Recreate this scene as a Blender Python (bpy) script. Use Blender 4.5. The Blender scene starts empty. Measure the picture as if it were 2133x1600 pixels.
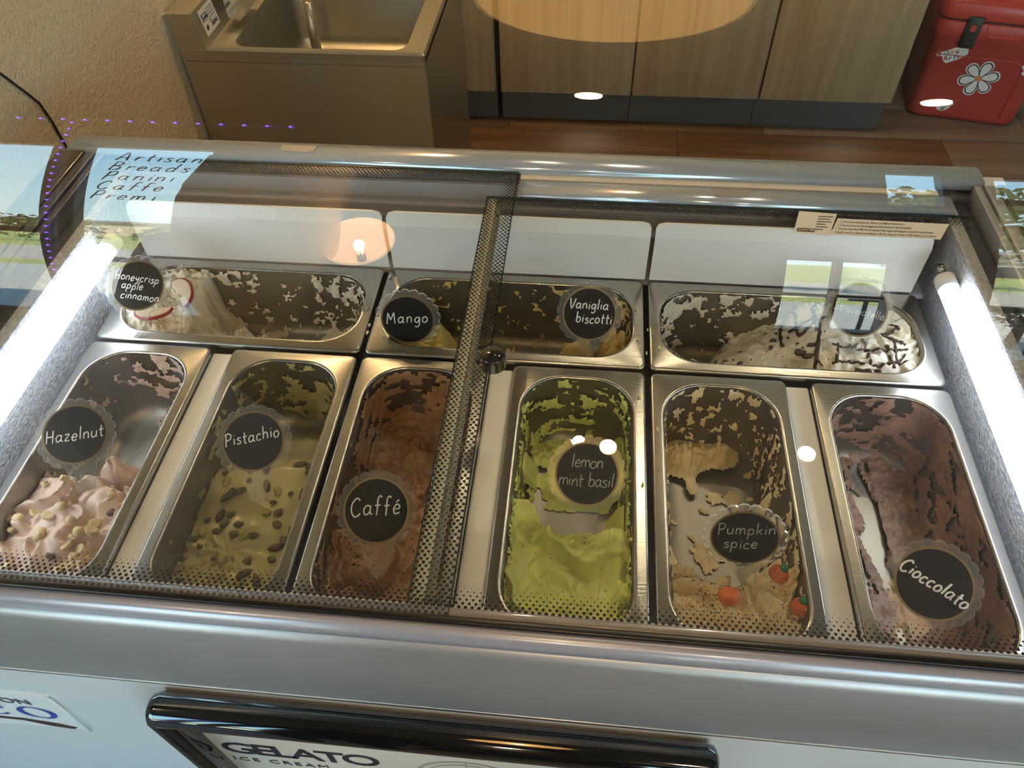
import bpy, bmesh, math, random
import numpy as np
from mathutils import Vector, Matrix, Euler
random.seed(7)
D = bpy.data
SC = bpy.context.scene
COL = SC.collection
PI = math.pi
ZUP = 0.80            # height of the pan rims above the floor; everything is modelled relative to the rims and lifted at the end

# ---------------------------------------------------------------- camera, world, sun, exposure
cam = D.objects.new('camera', D.cameras.new('camera'))
COL.objects.link(cam)
cam.location = (0.6375, -0.6571, 0.7192 + ZUP)
cam.rotation_euler = (0.7135, 0.0208, 0.0971)
cam.data.sensor_width = 36.0
cam.data.lens = 1602.6 * 36.0 / 2133.0
cam.data.clip_start = 0.01
cam.data.clip_end = 500
SC.camera = cam
SC.view_settings.view_transform = 'Standard'
SC.view_settings.look = 'None'
SC.view_settings.gamma = 1.0
SC.view_settings.use_curve_mapping = False
SC.view_settings.exposure = 0.42
SC.cycles.transparent_max_bounces = 24
SC.cycles.max_bounces = 8
SC.cycles.sample_clamp_indirect = 6.0

W = D.worlds.new('world'); SC.world = W; W.use_nodes = True
wn = W.node_tree; wn.nodes.clear()
SKY_STRENGTH = 8.0
wo = wn.nodes.new('ShaderNodeOutputWorld'); wb = wn.nodes.new('ShaderNodeBackground')
tc = wn.nodes.new('ShaderNodeTexCoord'); sp = wn.nodes.new('ShaderNodeSeparateXYZ')
cr = wn.nodes.new('ShaderNodeValToRGB')
cr.color_ramp.elements[0].position = 0.0; cr.color_ramp.elements[0].color = (0.62, 0.80, 0.84, 1)
cr.color_ramp.elements[1].position = 0.6; cr.color_ramp.elements[1].color = (0.16, 0.36, 0.70, 1)
e = cr.color_ramp.elements.new(0.12); e.color = (0.50, 0.76, 0.88, 1)
e = cr.color_ramp.elements.new(0.3); e.color = (0.32, 0.60, 0.86, 1)
wn.links.new(tc.outputs['Generated'], sp.inputs[0]); wn.links.new(sp.outputs['Z'], cr.inputs[0])
wn.links.new(cr.outputs[0], wb.inputs[0]); wb.inputs[1].default_value = SKY_STRENGTH
wn.links.new(wb.outputs[0], wo.inputs[0])

sun = D.objects.new('sun', D.lights.new('sun', 'SUN')); COL.objects.link(sun)
sun.data.energy = 45.0; sun.data.angle = 0.01; sun.data.color = (1, 0.93, 0.78)
sun.rotation_euler = Euler((math.radians(-38), 0, math.radians(-25)))
sun.location = (0, 10, 20)

# ---------------------------------------------------------------- helpers
LOC = {}
TOP = []
def thing(name, label, cat, loc=(0, 0, 0), group=None, rot=(0, 0, 0)):
    o = D.objects.new(name, None); COL.objects.link(o)
    o.location = loc; o.rotation_euler = rot; o.empty_display_size = 0.02
    o['label'] = label; o['category'] = cat
    if group: o['group'] = group
    LOC[o.name] = Vector(loc); TOP.append(o)
    return o
def tag(o, label, cat, group=None):
    o['label'] = label; o['category'] = cat
    if group: o['group'] = group
    return o

class MB:
    def __init__(s): s.v = []; s.f = []; s.sm = []
    def add(s, vs, fs, smooth=False):
        b = len(s.v); s.v += [tuple(v) for v in vs]
        s.f += [tuple(i + b for i in f) for f in fs]; s.sm += [smooth] * len(fs)
        return s
    def box(s, x0, x1, y0, y1, z0, z1, bev=0.0):
        if bev <= 0:
            vs = [(x, y, z) for z in (z0, z1) for x, y in ((x0, y0), (x1, y0), (x1, y1), (x0, y1))]
            return s.add(vs, [(3, 2, 1, 0), (4, 5, 6, 7), (0, 1, 5, 4), (1, 2, 6, 5), (2, 3, 7, 6), (3, 0, 4, 7)])
        b = min(bev, (x1-x0)/2.01, (y1-y0)/2.01, (z1-z0)/2.01)
        loops = []
        for z, i in ((z0, b), (z0 + b*.3, b*.3), (z0 + b, 0), (z1 - b, 0), (z1 - b*.3, b*.3), (z1, b)):
            loops.append(rrect(x0+i, x1-i, y0+i, y1-i, b, 2, z))
        return s.loft(loops, cap=True, smooth=True)
    def loft(s, loops, cap=False, smooth=False, closed=True):
        n = len(loops[0]); vs = [p for l in loops for p in l]; fs = []
        for k in range(len(loops) - 1):
            for i in range(n if closed else n - 1):
                j = (i + 1) % n
                fs.append((k*n+i, k*n+j, (k+1)*n+j, (k+1)*n+i))
        if cap:
            fs.append(tuple(range(n))[::-1]); fs.append(tuple((len(loops)-1)*n + i for i in range(n)))
        return s.add(vs, fs, smooth)
    def cyl(s, p0, p1, r0, r1=None, n=20, cap=True):
        r1 = r0 if r1 is None else r1
        return s.tube([p0, p1], [r0, r1], n, cap)
    def tube(s, pts, r, n=8, cap=True, flat=1.0):
        pts = [Vector(p) for p in pts]
        rs = r if isinstance(r, (list, tuple)) else [r] * len(pts)
        loops = []; up = None
        for i, p in enumerate(pts):
            t = (pts[min(i+1, len(pts)-1)] - pts[max(i-1, 0)])
            if t.length < 1e-9: t = Vector((0, 0, 1))
            t.normalize()
            if up is None:
                up = Vector((0, 0, 1)) if abs(t.z) < .9 else Vector((0, 1, 0))
            a = t.cross(up)
            if a.length < 1e-6: a = t.orthogonal()
            a.normalize(); b = a.cross(t).normalized(); up = b
            loops.append([p + (a*math.cos(2*PI*k/n) + b*math.sin(2*PI*k/n)*flat) * rs[i] for k in range(n)])
        return s.loft(loops, cap, True)
    def lathe(s, prof, c=(0, 0, 0), n=32, smooth=True):
        loops = [[(c[0]+r*math.cos(2*PI*k/n), c[1]+r*math.sin(2*PI*k/n), c[2]+z) for k in range(n)] for r, z in prof]
        return s.loft(loops, False, smooth)
    def ell(s, c, r, n=12, m=8, M=None):
        vs = []; fs = []
        for j in range(m+1):
            th = PI * j / m
            for i in range(n):
                ph = 2*PI*i/n
                v = Vector((r[0]*math.sin(th)*math.cos(ph), r[1]*math.sin(th)*math.sin(ph), r[2]*math.cos(th)))
                if M is not None: v = M @ v
                vs.append((v.x+c[0], v.y+c[1], v.z+c[2]))
        for j in range(m):
            for i in range(n):
                k = (i+1) % n
                fs.append((j*n+i, (j+1)*n+i, (j+1)*n+k, j*n+k))
        return s.add(vs, fs, True)
    def prism(s, outline, plane, d0, d1, smooth=False):
        # outline of 2D points, plane maps (u, v, d) to xyz
        n = len(outline)
        vs = [plane(u, v, d0) for u, v in outline] + [plane(u, v, d1) for u, v in outline]
        fs = [tuple(range(n))[::-1], tuple(range(n, 2*n))] + [(i, (i+1) % n, n+(i+1) % n, n+i) for i in range(n)]
        return s.add(vs, fs, smooth)
    def mesh(s, name, off=(0, 0, 0)):
        me = D.meshes.new(name)
        o = Vector(off)
        me.from_pydata([(v[0]-o.x, v[1]-o.y, v[2]-o.z) for v in s.v], [], s.f)
        me.polygons.foreach_set('use_smooth', s.sm)
        me.update()
        bm = bmesh.new(); bm.from_mesh(me)
        bmesh.ops.remove_doubles(bm, verts=bm.verts, dist=1e-6)
        bmesh.ops.recalc_face_normals(bm, faces=bm.faces)
        bm.to_mesh(me); bm.free()
        return me

def rrect(x0, x1, y0, y1, r, n=6, z=0.0):
    r = max(1e-5, min(r, (x1-x0)/2-1e-5, (y1-y0)/2-1e-5)); out = []
    for cx, cy, a0 in ((x1-r, y1-r, 0), (x0+r, y1-r, 90), (x0+r, y0+r, 180), (x1-r, y0+r, 270)):
        for k in range(n+1):
            a = math.radians(a0 + 90*k/n)
            out.append((cx+r*math.cos(a), cy+r*math.sin(a), z))
    return out

def origin_of(p):
    v = Vector((0, 0, 0))
    while p is not None:
        v += p.location; p = p.parent
    return v
def mkobj(name, me, mat, parent=None, loc=(0, 0, 0)):
    o = D.objects.new(name, me); COL.objects.link(o)
    if mat is not None:
        for m in (mat if isinstance(mat, (list, tuple)) else [mat]): me.materials.append(m)
    if parent is not None: o.parent = parent
    else: TOP.append(o)
    o.location = loc
    return o
def part(name, mb, mat, parent, angle=None):
    off = origin_of(parent)
    me = mb.mesh(name, off)
    return mkobj(name, me, mat, parent)
def solo(name, mb, mat, label, cat, loc=(0, 0, 0), group=None):
    o = mkobj(name, mb.mesh(name, loc), mat, None, loc); return tag(o, label, cat, group)
def struct(name, mb, mat):
    o = mkobj(name, mb.mesh(name), mat, None); o['kind'] = 'structure'; return o
def flatten(me):   # shade by angle
    try: me.set_sharp_from_angle(angle=math.radians(35))
    except Exception: pass

# ---------------------------------------------------------------- numpy noise
def _h(ix, iy, seed):
    n = (ix.astype(np.int64) * 374761393 + iy.astype(np.int64) * 668265263 + seed * 974634777) & 0x7fffffff
    n = ((n ^ (n >> 13)) * 1274126177) & 0x7fffffff
    return ((n ^ (n >> 16)) & 0xffff) / 65535.0
def vn(x, y, seed=0):
    x = np.asarray(x, float); y = np.asarray(y, float)
    ix = np.floor(x); iy = np.floor(y); fx = x-ix; fy = y-iy
    fx = fx*fx*fx*(fx*(fx*6-15)+10); fy = fy*fy*fy*(fy*(fy*6-15)+10)
    a = _h(ix, iy, seed); b = _h(ix+1, iy, seed); c = _h(ix, iy+1, seed); d = _h(ix+1, iy+1, seed)
    return (a*(1-fx)+b*fx)*(1-fy)+(c*(1-fx)+d*fx)*fy
def fbm(x, y, seed=0, oct=4, gain=.5):
    s = 0; a = 1; t = 0; f = 1
    for i in range(oct):
        s = s + a*vn(x*f+17.3*i, y*f+9.1*i, seed+i); t += a; a *= gain; f *= 2.03
    return s/t
def sst(a, b, x):
    t = np.clip((x-a)/(b-a), 0, 1); return t*t*(3-2*t)
def folds(x, y, f, k, seed, stretch=(1, 1)):
    # overlapping soft waves: smooth rise, crisp drop
    wx = x*f*stretch[0] + 1.1*fbm(x*f*.8, y*f*.8, seed+5, 2); wy = y*f*stretch[1] + 1.1*fbm(x*f*.8+9, y*f*.8, seed+6, 2)
    q = fbm(wx, wy, seed, 2)*k
    fr = q-np.floor(q)
    return np.where(fr < .86, (fr/.86)**1.6, 1-(fr-.86)/.14)

# ---------------------------------------------------------------- materials
MATS = {}
def nt(name):
    m = D.materials.new(name); m.use_nodes = True
    return m, m.node_tree, m.node_tree.nodes['Principled BSDF']
def mat(name, col, rough=.5, metal=0.0, bump=0.0, bscale=50, noise=None, nscale=5, spec=None, coat=0, stretch=None, emit=None, estr=0, detail=3, coords='Object', alpha=None):
    if name in MATS: return MATS[name]
    m, t, b = nt(name)
    c = tuple(col) + ((1,) if len(col) == 3 else ())
    b.inputs['Base Color'].default_value = c
    b.inputs['Roughness'].default_value = rough; b.inputs['Metallic'].default_value = metal
    if spec is not None: b.inputs['Specular IOR Level'].default_value = spec
    if coat: b.inputs['Coat Weight'].default_value = coat; b.inputs['Coat Roughness'].default_value = .05
    if emit is not None:
        b.inputs['Emission Color'].default_value = tuple(emit) + (1,); b.inputs['Emission Strength'].default_value = estr
    if noise is not None or bump:
        tcn = t.nodes.new('ShaderNodeTexCoord'); mp = t.nodes.new('ShaderNodeMapping')
        t.links.new(tcn.outputs[coords], mp.inputs[0])
        if stretch: mp.inputs['Scale'].default_value = stretch
    if noise is not None:
        n = t.nodes.new('ShaderNodeTexNoise'); n.inputs['Scale'].default_value = nscale; n.inputs['Detail'].default_value = detail
        t.links.new(mp.outputs[0], n.inputs[0])
        r = t.nodes.new('ShaderNodeValToRGB'); r.color_ramp.elements[0].position = .35; r.color_ramp.elements[1].position = .65
        r.color_ramp.elements[0].color = c; r.color_ramp.elements[1].color = tuple(noise)+(1,)
        t.links.new(n.outputs[0], r.inputs[0]); t.links.new(r.outputs[0], b.inputs['Base Color'])
    if bump:
        n2 = t.nodes.new('ShaderNodeTexNoise'); n2.inputs['Scale'].default_value = bscale; n2.inputs['Detail'].default_value = 4
        t.links.new(mp.outputs[0], n2.inputs[0])
        bp = t.nodes.new('ShaderNodeBump'); bp.inputs['Strength'].default_value = bump; bp.inputs['Distance'].default_value = .002
        t.links.new(n2.outputs[0], bp.inputs['Height']); t.links.new(bp.outputs[0], b.inputs['Normal'])
    MATS[name] = m
    return m
def schlick(t, f0, power=5.0):
    N = t.nodes
    g = N.new('ShaderNodeNewGeometry'); d = N.new('ShaderNodeVectorMath'); d.operation = 'DOT_PRODUCT'
    t.links.new(g.outputs['Incoming'], d.inputs[0]); t.links.new(g.outputs['Normal'], d.inputs[1])
    def M(op, a, b=None):
        n = N.new('ShaderNodeMath'); n.operation = op
        for i, q in enumerate((a, b)):
            if q is None: continue
            if isinstance(q, (int, float)): n.inputs[i].default_value = q
            else: t.links.new(q, n.inputs[i])
        return n.outputs[0]
    a = M('ABSOLUTE', d.outputs['Value']); a = M('SUBTRACT', 1.0, a); a = M('POWER', a, power)
    a = M('MULTIPLY', a, 1-f0); a = M('ADD', a, f0)
    return a, M
def thin_glass(name, tint=(.93, .97, .95), f0=.045, dots=None, milk=0.0):
    # thin sheet: straight-through transmission plus a Fresnel mirror
    m = D.materials.new(name); m.use_nodes = True; t = m.node_tree; t.nodes.clear(); N = t.nodes
    out = N.new('ShaderNodeOutputMaterial'); tr = N.new('ShaderNodeBsdfTransparent'); gl = N.new('ShaderNodeBsdfGlossy')
    tr.inputs[0].default_value = tuple(tint)+(1,); gl.inputs['Roughness'].default_value = 0.0
    gl.inputs[0].default_value = (1, 1, 1, 1)
    fac, M = schlick(t, f0)
    mx = N.new('ShaderNodeMixShader'); t.links.new(fac, mx.inputs[0]); t.links.new(tr.outputs[0], mx.inputs[1]); t.links.new(gl.outputs[0], mx.inputs[2])
    last = mx.outputs[0]
    if milk:
        df = N.new('ShaderNodeBsdfDiffuse'); df.inputs[0].default_value = (.85, .88, .9, 1)
        m2 = N.new('ShaderNodeMixShader'); m2.inputs[0].default_value = milk
        t.links.new(last, m2.inputs[1]); t.links.new(df.outputs[0], m2.inputs[2]); last = m2.outputs[0]
    if dots:
        x0, x1, y0, y1, bl, br, bf, bb, pitch = dots
        tcn = N.new('ShaderNodeTexCoord'); s = N.new('ShaderNodeSeparateXYZ'); t.links.new(tcn.outputs['Object'], s.inputs[0])
        X, Y = s.outputs['X'], s.outputs['Y']
        terms = []
        if bl: terms.append(M('DIVIDE', M('SUBTRACT', X, x0), bl))
        if br: terms.append(M('DIVIDE', M('SUBTRACT', x1, X), br))
        if bf: terms.append(M('DIVIDE', M('SUBTRACT', Y, y0), bf))
        if bb: terms.append(M('DIVIDE', M('SUBTRACT', y1, Y), bb))
        dd = terms[0]
        for q in terms[1:]: dd = M('MINIMUM', dd, q)
        rad = M('MULTIPLY', M('SUBTRACT', 1.0, dd), .42)      # radius in cells
        rad = M('MINIMUM', rad, .28)
        v = M('DIVIDE', Y, pitch*.62); row = M('FLOOR', v); fy = M('SUBTRACT', M('SUBTRACT', v, row), .5)
        u = M('ADD', M('DIVIDE', X, pitch), M('MULTIPLY', M('MODULO', row, 2.0), .5)); fx = M('SUBTRACT', M('FRACT', u), .5)
        fy = M('MULTIPLY', fy, .62)
        dist = M('SQRT', M('ADD', M('MULTIPLY', fx, fx), M('MULTIPLY', fy, fy)))
        mask = M('LESS_THAN', dist, rad)
        bk = N.new('ShaderNodeBsdfPrincipled'); bk.inputs['Base Color'].default_value = (.012, .013, .014, 1); bk.inputs['Roughness'].default_value = .25
        m3 = N.new('ShaderNodeMixShader'); t.links.new(mask, m3.inputs[0]); t.links.new(last, m3.inputs[1]); t.links.new(bk.outputs[0], m3.inputs[2]); last = m3.outputs[0]
    t.links.new(last, out.inputs[0])
    MATS[name] = m
    return m
def wood_mat(name, c1, c2, scale=1.0, axis='X', rough=.5):
    m, t, b = nt(name)
    tcn = t.nodes.new('ShaderNodeTexCoord'); mp = t.nodes.new('ShaderNodeMapping'); t.links.new(tcn.outputs['Object'], mp.inputs[0])
    mp.inputs['Scale'].default_value = {'X': (1.2*scale, 22*scale, 22*scale), 'Z': (26*scale, 26*scale, 1.0*scale)}[axis]
    oi = t.nodes.new('ShaderNodeObjectInfo'); ad = t.nodes.new('ShaderNodeVectorMath'); ad.operation = 'ADD'
    sc = t.nodes.new('ShaderNodeVectorMath'); sc.operation = 'SCALE'; sc.inputs['Scale'].default_value = 30
    t.links.new(oi.outputs['Random'], sc.inputs[0]); t.links.new(mp.outputs[0], ad.inputs[0]); t.links.new(sc.outputs[0], ad.inputs[1])
    n = t.nodes.new('ShaderNodeTexNoise'); n.inputs['Scale'].default_value = 1.3; n.inputs['Detail'].default_value = 6; n.inputs['Distortion'].default_value = .6
    t.links.new(ad.outputs[0], n.inputs[0])
    r = t.nodes.new('ShaderNodeValToRGB'); r.color_ramp.elements[0].position = .32; r.color_ramp.elements[1].position = .68
    r.color_ramp.elements[0].color = tuple(c1)+(1,); r.color_ramp.elements[1].color = tuple(c2)+(1,)
    t.links.new(n.outputs[0], r.inputs[0]); t.links.new(r.outputs[0], b.inputs['Base Color']); b.inputs['Roughness'].default_value = rough
    bp = t.nodes.new('ShaderNodeBump'); bp.inputs['Strength'].default_value = .15; bp.inputs['Distance'].default_value = .001
    t.links.new(n.outputs[0], bp.inputs['Height']); t.links.new(bp.outputs[0], b.inputs['Normal'])
    MATS[name] = m; return m

STEEL = mat('brushed_steel', (.44, .42, .385), .26, 1.0, bump=.08, bscale=40, stretch=(1, 12, 12))
STEELIN = mat('worn_steel', (.34, .315, .275), .46, 1.0, bump=.15, bscale=60, noise=(.28, .255, .22), nscale=9)
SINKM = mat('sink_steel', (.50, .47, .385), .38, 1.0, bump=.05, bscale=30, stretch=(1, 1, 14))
CHROME = mat('chrome', (.8, .78, .74), .08, 1.0)
SILVER = mat('silver_paint', (.40, .42, .47), .34, .55, coat=.5)
SILVERG = mat('silver_gloss_paint', (.36, .35, .40), .30, .3, coat=.25)
WHITEP = mat('white_plastic', (.80, .80, .80), .35)
LINER = mat('frosted_liner', (.34, .35, .40), .5, bump=.9, bscale=260, noise=(.50, .51, .56), nscale=160)
LINERB = mat('liner_back', (.40, .40, .46), .35)
GASKET = mat('black_gasket', (.006, .006, .006), .3)
BLACKP = mat('black_gloss_plastic', (.004, .004, .004), .08, coat=1)
BLACKM = mat('black_matte_plastic', (.012, .012, .012), .45)
PANELW = mat('white_enamel', (.64, .66, .67), .3, noise=(.68, .70, .71), nscale=2)
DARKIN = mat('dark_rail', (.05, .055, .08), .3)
BEIGEST = mat('beige_strip', (.62, .58, .50), .4)

# ---------------------------------------------------------------- room
FX0, FX1, FY0, FY1, CZ = -5.2, 5.6, -3.2, 2.5, 1.95
FLOORM = wood_mat('floor_base', (.09, .065, .045), (.16, .12, .08))
WALLM = mat('wall_paint', (.42, .36, .27), .7)
CEILM = mat('ceiling_paint', (.30, .25, .19), .8)
struct('floor', MB().box(FX0-.2, FX1+.2, FY0-.2, FY1+.2, -.90, -.803), FLOORM)
struct('ceiling', MB().box(FX0-.2, FX1+.2, FY0-.2, FY1+.2, CZ, CZ+.1), CEILM)
struct('wall_back', MB().box(FX0-.2, FX1+.2, FY1, FY1+.15, -.803, CZ), WALLM)
struct('wall_far_left', MB().box(FX0-.2, FX0, FY0, FY1, -.803, CZ), WALLM)
struct('wall_far_right', MB().box(FX1, FX1+.2, FY0, FY1, -.803, CZ), WALLM)
# textured partition behind the counter, on the left
def frp_mat():
    m, t, b = nt('leather_texture_wall')
    b.inputs['Base Color'].default_value = (.72, .58, .39, 1); b.inputs['Roughness'].default_value = .42
    tcn = t.nodes.new('ShaderNodeTexCoord')
    n = t.nodes.new('ShaderNodeTexNoise'); n.inputs['Scale'].default_value = 75; n.inputs['Detail'].default_value = 2; n.inputs['Distortion'].default_value = 1.6
    t.links.new(tcn.outputs['Object'], n.inputs[0])
    r = t.nodes.new('ShaderNodeValToRGB'); r.color_ramp.elements[0].position = .42; r.color_ramp.elements[1].position = .60
    t.links.new(n.outputs[0], r.inputs[0])
    bp = t.nodes.new('ShaderNodeBump'); bp.inputs['Strength'].default_value = .5; bp.inputs['Distance'].default_value = .003
    t.links.new(r.outputs[0], bp.inputs['Height']); t.links.new(bp.outputs[0], b.inputs['Normal'])
    return m
struct('wall_left', MB().box(-.38, -.27, .10, FY1, -.803, CZ), frp_mat())
# window wall behind the viewpoint
WY = FY0
FRAME = mat('dark_window_frame', (.035, .025, .018), .4)
WOODB = wood_mat('window_header_wood', (.10, .05, .02), (.20, .10, .04), axis='X')
WT = 1.50; WB = -.62
cols = [(-4.9, -1.69), (-1.62, -.95), (1.84, 2.10), (2.24, 5.3)]      # added dark pier, unseen, blocks window reflections in place of the camera holder
LOW_GAP = (1.46, 1.90, -.30, .50)                                          # added opening in the pier, shaped to reflect one bright low patch
wf = MB()
wf.box(FX0-.2, FX1+.2, WY-.15, WY, WT, CZ); wf.box(FX0-.2, FX1+.2, WY-.15, WY, -.803, WB)
for a, b in ((FX0-.2, cols[0][0]), (cols[0][1], cols[1][0]), (cols[1][1], LOW_GAP[0]), (cols[2][1], cols[3][0]), (cols[3][1], FX1+.2)):
    wf.box(a, b, WY-.15, WY, WB, WT)
HZB = 1.12                                                              # wall added up to here, in place of the raised arm's silhouette
wf.box(LOW_GAP[1], cols[2][1], WY-.15, WY, WB, HZB)
wf.box(LOW_GAP[0], cols[2][0], WY-.15, WY, HZB, WT); wf.box(LOW_GAP[0], LOW_GAP[1], WY-.15, WY, LOW_GAP[3], HZB); wf.box(LOW_GAP[0], LOW_GAP[1], WY-.15, WY, WB, LOW_GAP[2])
struct('wall_front', wf, FRAME)
WGL = thin_glass('window_glass', (.97, .99, .98), .03)
for i, (a, b) in enumerate(cols):
    fr = MB(); WBi = HZB if i == 2 else WB
    w_ = .045 if i != 2 else .02
    for q in ((a, a+w_, WBi, WT), (b-w_, b, WBi, WT)): fr.box(q[0], q[1], WY-.11, WY-.04, q[2], q[3])
    fr.box(a+w_, b-w_, WY-.11, WY-.04, WBi, WBi+w_); fr.box(a+w_, b-w_, WY-.11, WY-.04, WT-w_, WT)
    zr = (.42, .10, 1.18, 1.18)[i]
    
    if i != 2: fr.box(a+w_, b-w_, WY-.11, WY-.04, zr, zr+.06)

    if i == 3: fr.box(a+w_, b-w_, WY-.11, WY-.04, .02, .08)
    o = struct('window_%d' % (i+1), fr, FRAME)
    g = MB().box(a+w_, b-w_, WY-.078, WY-.072, WBi+w_, WT-w_)
    part('pane', g, WGL, o)
o = struct('window_5', MB().box(LOW_GAP[0], LOW_GAP[1], WY-.11, WY-.04, .10, .13).box((LOW_GAP[0]+LOW_GAP[1])/2-.012, (LOW_GAP[0]+LOW_GAP[1])/2+.012, WY-.11, WY-.04, LOW_GAP[2], LOW_GAP[3]), FRAME)  # made-up window, there only for the bright patch in the curved glass
part('pane', MB().box(LOW_GAP[0], LOW_GAP[1], WY-.078, WY-.072, LOW_GAP[2], LOW_GAP[3]), WGL, o)
# grey post with small violet lights beside the left window
strp = thing('light_string', 'string of tiny violet lights along the top and side of the shop window', 'light string', (-1.65, WY+.02, WT))
GREYS = mat('grey_strip', (.28, .27, .25), .5)
VIO = mat('violet_light', (.3, .1, 1), .4, emit=(.22, .07, 1.0), estr=22)
m_ = MB(); m_.box(-1.69, -1.62, WY+.001, WY+.02, -.6, WT+.24); m_.box(-4.0, -.62, WY+.001, WY+.015, WT+.22, WT+.26)
part('strip', m_, GREYS, strp)
m_ = MB()
for k in range(28): m_.ell((-1.655, WY+.028, WT+.2-k*.075), (.007, .007, .007), 6, 4)
for k in range(30): m_.ell((-.66-k*.105, WY+.023, WT+.24), (.008, .008, .008), 6, 4)
o = part('light_bulbs', m_, VIO, strp); o['kind'] = 'stuff'
# ---------------------------------------------------------------- lettering by strokes
def cr_path(pts, n=5):
    P = [Vector((p[0], p[1])) for p in pts]
    if len(P) < 3: return [tuple(p) for p in P]
    out = []
    for i in range(len(P)-1):
        p0 = P[max(i-1, 0)]; p1 = P[i]; p2 = P[i+1]; p3 = P[min(i+2, len(P)-1)]
        for k in range(n):
            t = k/n
            q = .5*((2*p1)+(p2-p0)*t+(2*p0-5*p1+4*p2-p3)*t*t+(3*p1-p0-3*p2+p3)*t*t*t)
            out.append((q.x, q.y))
    out.append(tuple(P[-1])); return out
RING = [(.38, .40), (.22, .5), (.04, .36), (.04, .12), (.2, 0), (.36, .1), (.4, .3)]
GL = {
 'a': (.52, [[(.38, .42), (.2, .5), (.03, .3), (.08, .04), (.24, .02), (.38, .2)], [(.40, .5), (.38, .2), (.42, .03), (.5, .02)]]),
 'b': (.48, [[(.06, 1), (.05, .5), (.05, .02)], [(.05, .3), (.2, .5), (.38, .38), (.36, .08), (.18, -.01), (.05, .08)]]),
 'c': (.42, [[(.36, .42), (.2, .5), (.04, .32), (.06, .08), (.2, 0), (.36, .08)]]),
 'd': (.52, [[(.38, .4), (.2, .5), (.03, .3), (.08, .04), (.24, .02), (.38, .2)], [(.42, 1), (.39, .5), (.40, .02)]]),
 'e': (.44, [[(.05, .25), (.34, .28), (.32, .46), (.18, .5), (.04, .3), (.08, .05), (.2, 0), (.36, .08)]]),
 'é': (.44, [[(.05, .25), (.34, .28), (.32, .46), (.18, .5), (.04, .3), (.08, .05), (.2, 0), (.36, .08)], [(.16, .62), (.3, .76)]]),
 'f': (.40, [[(.36, .9), (.26, 1), (.15, .85), (.14, .4), (.12, -.05)], [(.0, .48), (.3, .5)]]),
 'g': (.48, [[(.38, .42), (.2, .5), (.04, .3), (.1, .08), (.26, .08), (.38, .3)], [(.40, .5), (.40, .1), (.36, -.25), (.2, -.36), (.06, -.26)]]),
 'h': (.48, [[(.06, 1), (.05, .5), (.05, .02)], [(.05, .3), (.2, .5), (.36, .42), (.38, .02)]]),
 'i': (.20, [[(.09, .48), (.09, .02)], [(.10, .68), (.11, .72)]]),
 'k': (.44, [[(.06, 1), (.05, .02)], [(.36, .48), (.07, .22)], [(.14, .28), (.38, .02)]]),
 'l': (.20, [[(.10, 1), (.08, .5), (.08, .02)]]),
 'm': (.72, [[(.05, .5), (.05, .02)], [(.05, .32), (.18, .5), (.3, .42), (.32, .02)], [(.32, .32), (.46, .5), (.58, .42), (.62, .02)]]),
 'n': (.48, [[(.05, .5), (.05, .02)], [(.05, .3), (.2, .5), (.36, .42), (.38, .02)]]),
 'o': (.46, [[(.3, .48), (.14, .48), (.03, .3), (.06, .06), (.22, 0), (.38, .14), (.38, .36), (.28, .49), (.14, .48)]]),
 'p': (.48, [[(.05, .5), (.04, 0), (.03, -.4)], [(.05, .32), (.2, .5), (.38, .38), (.34, .08), (.18, .02), (.05, .1)]]),
 'r': (.36, [[(.06, .5), (.06, .02)], [(.06, .28), (.18, .46), (.34, .46)]]),
 's': (.38, [[(.32, .44), (.16, .5), (.06, .38), (.28, .2), (.28, .05), (.12, 0), (.02, .08)]]),
 't': (.36, [[(.16, .85), (.14, .4), (.16, .04), (.28, .02)], [(.02, .52), (.34, .54)]]),
 'u': (.48, [[(.05, .5), (.05, .14), (.18, 0), (.34, .12)], [(.38, .5), (.38, .02)]]),
 'v': (.42, [[(.03, .5), (.18, .02), (.36, .5)]]),
 'y': (.46, [[(.05, .5), (.07, .24), (.2, .16), (.34, .3)], [(.38, .5), (.36, .1), (.26, -.3), (.08, -.34)]]),
 'z': (.42, [[(.04, .48), (.34, .48), (.04, .02), (.36, .03)]]),
 'A': (.66, [[(.04, .0), (.3, .98), (.58, .0)], [(.12, .36), (.5, .36)]]),
 'B': (.58, [[(.08, 1), (.07, 0)], [(.08, 1), (.42, .9), (.36, .58), (.08, .52), (.46, .42), (.42, .08), (.07, 0)]]),
 'C': (.60, [[(.50, .84), (.34, 1), (.1, .76), (.05, .34), (.2, .02), (.4, .02), (.54, .16)]]),
 'H': (.60, [[(.06, 1), (.05, 0)], [(.48, 1), (.46, 0)], [(.06, .5), (.48, .52)]]),
 'L': (.5, [[(.08, 1), (.07, .02), (.44, .02)]]),
 'M': (.76, [[(.05, 0), (.12, .95)], [(.12, .95), (.34, .35)], [(.34, .35), (.58, .98)], [(.58, .98), (.68, .02)]]),
 'P': (.54, [[(.1, 1), (.07, 0)], [(.04, .9), (.26, 1.02), (.48, .84), (.4, .56), (.1, .46)]]),
 'S': (.5, [[(.44, .86), (.26, 1), (.08, .8), (.38, .42), (.36, .08), (.14, 0), (.02, .14)]]),
 'V': (.56, [[(.03, 1), (.22, .02), (.52, .98)]]),
 ' ': (.34, []),
 '…': (.1, []),
}
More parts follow.
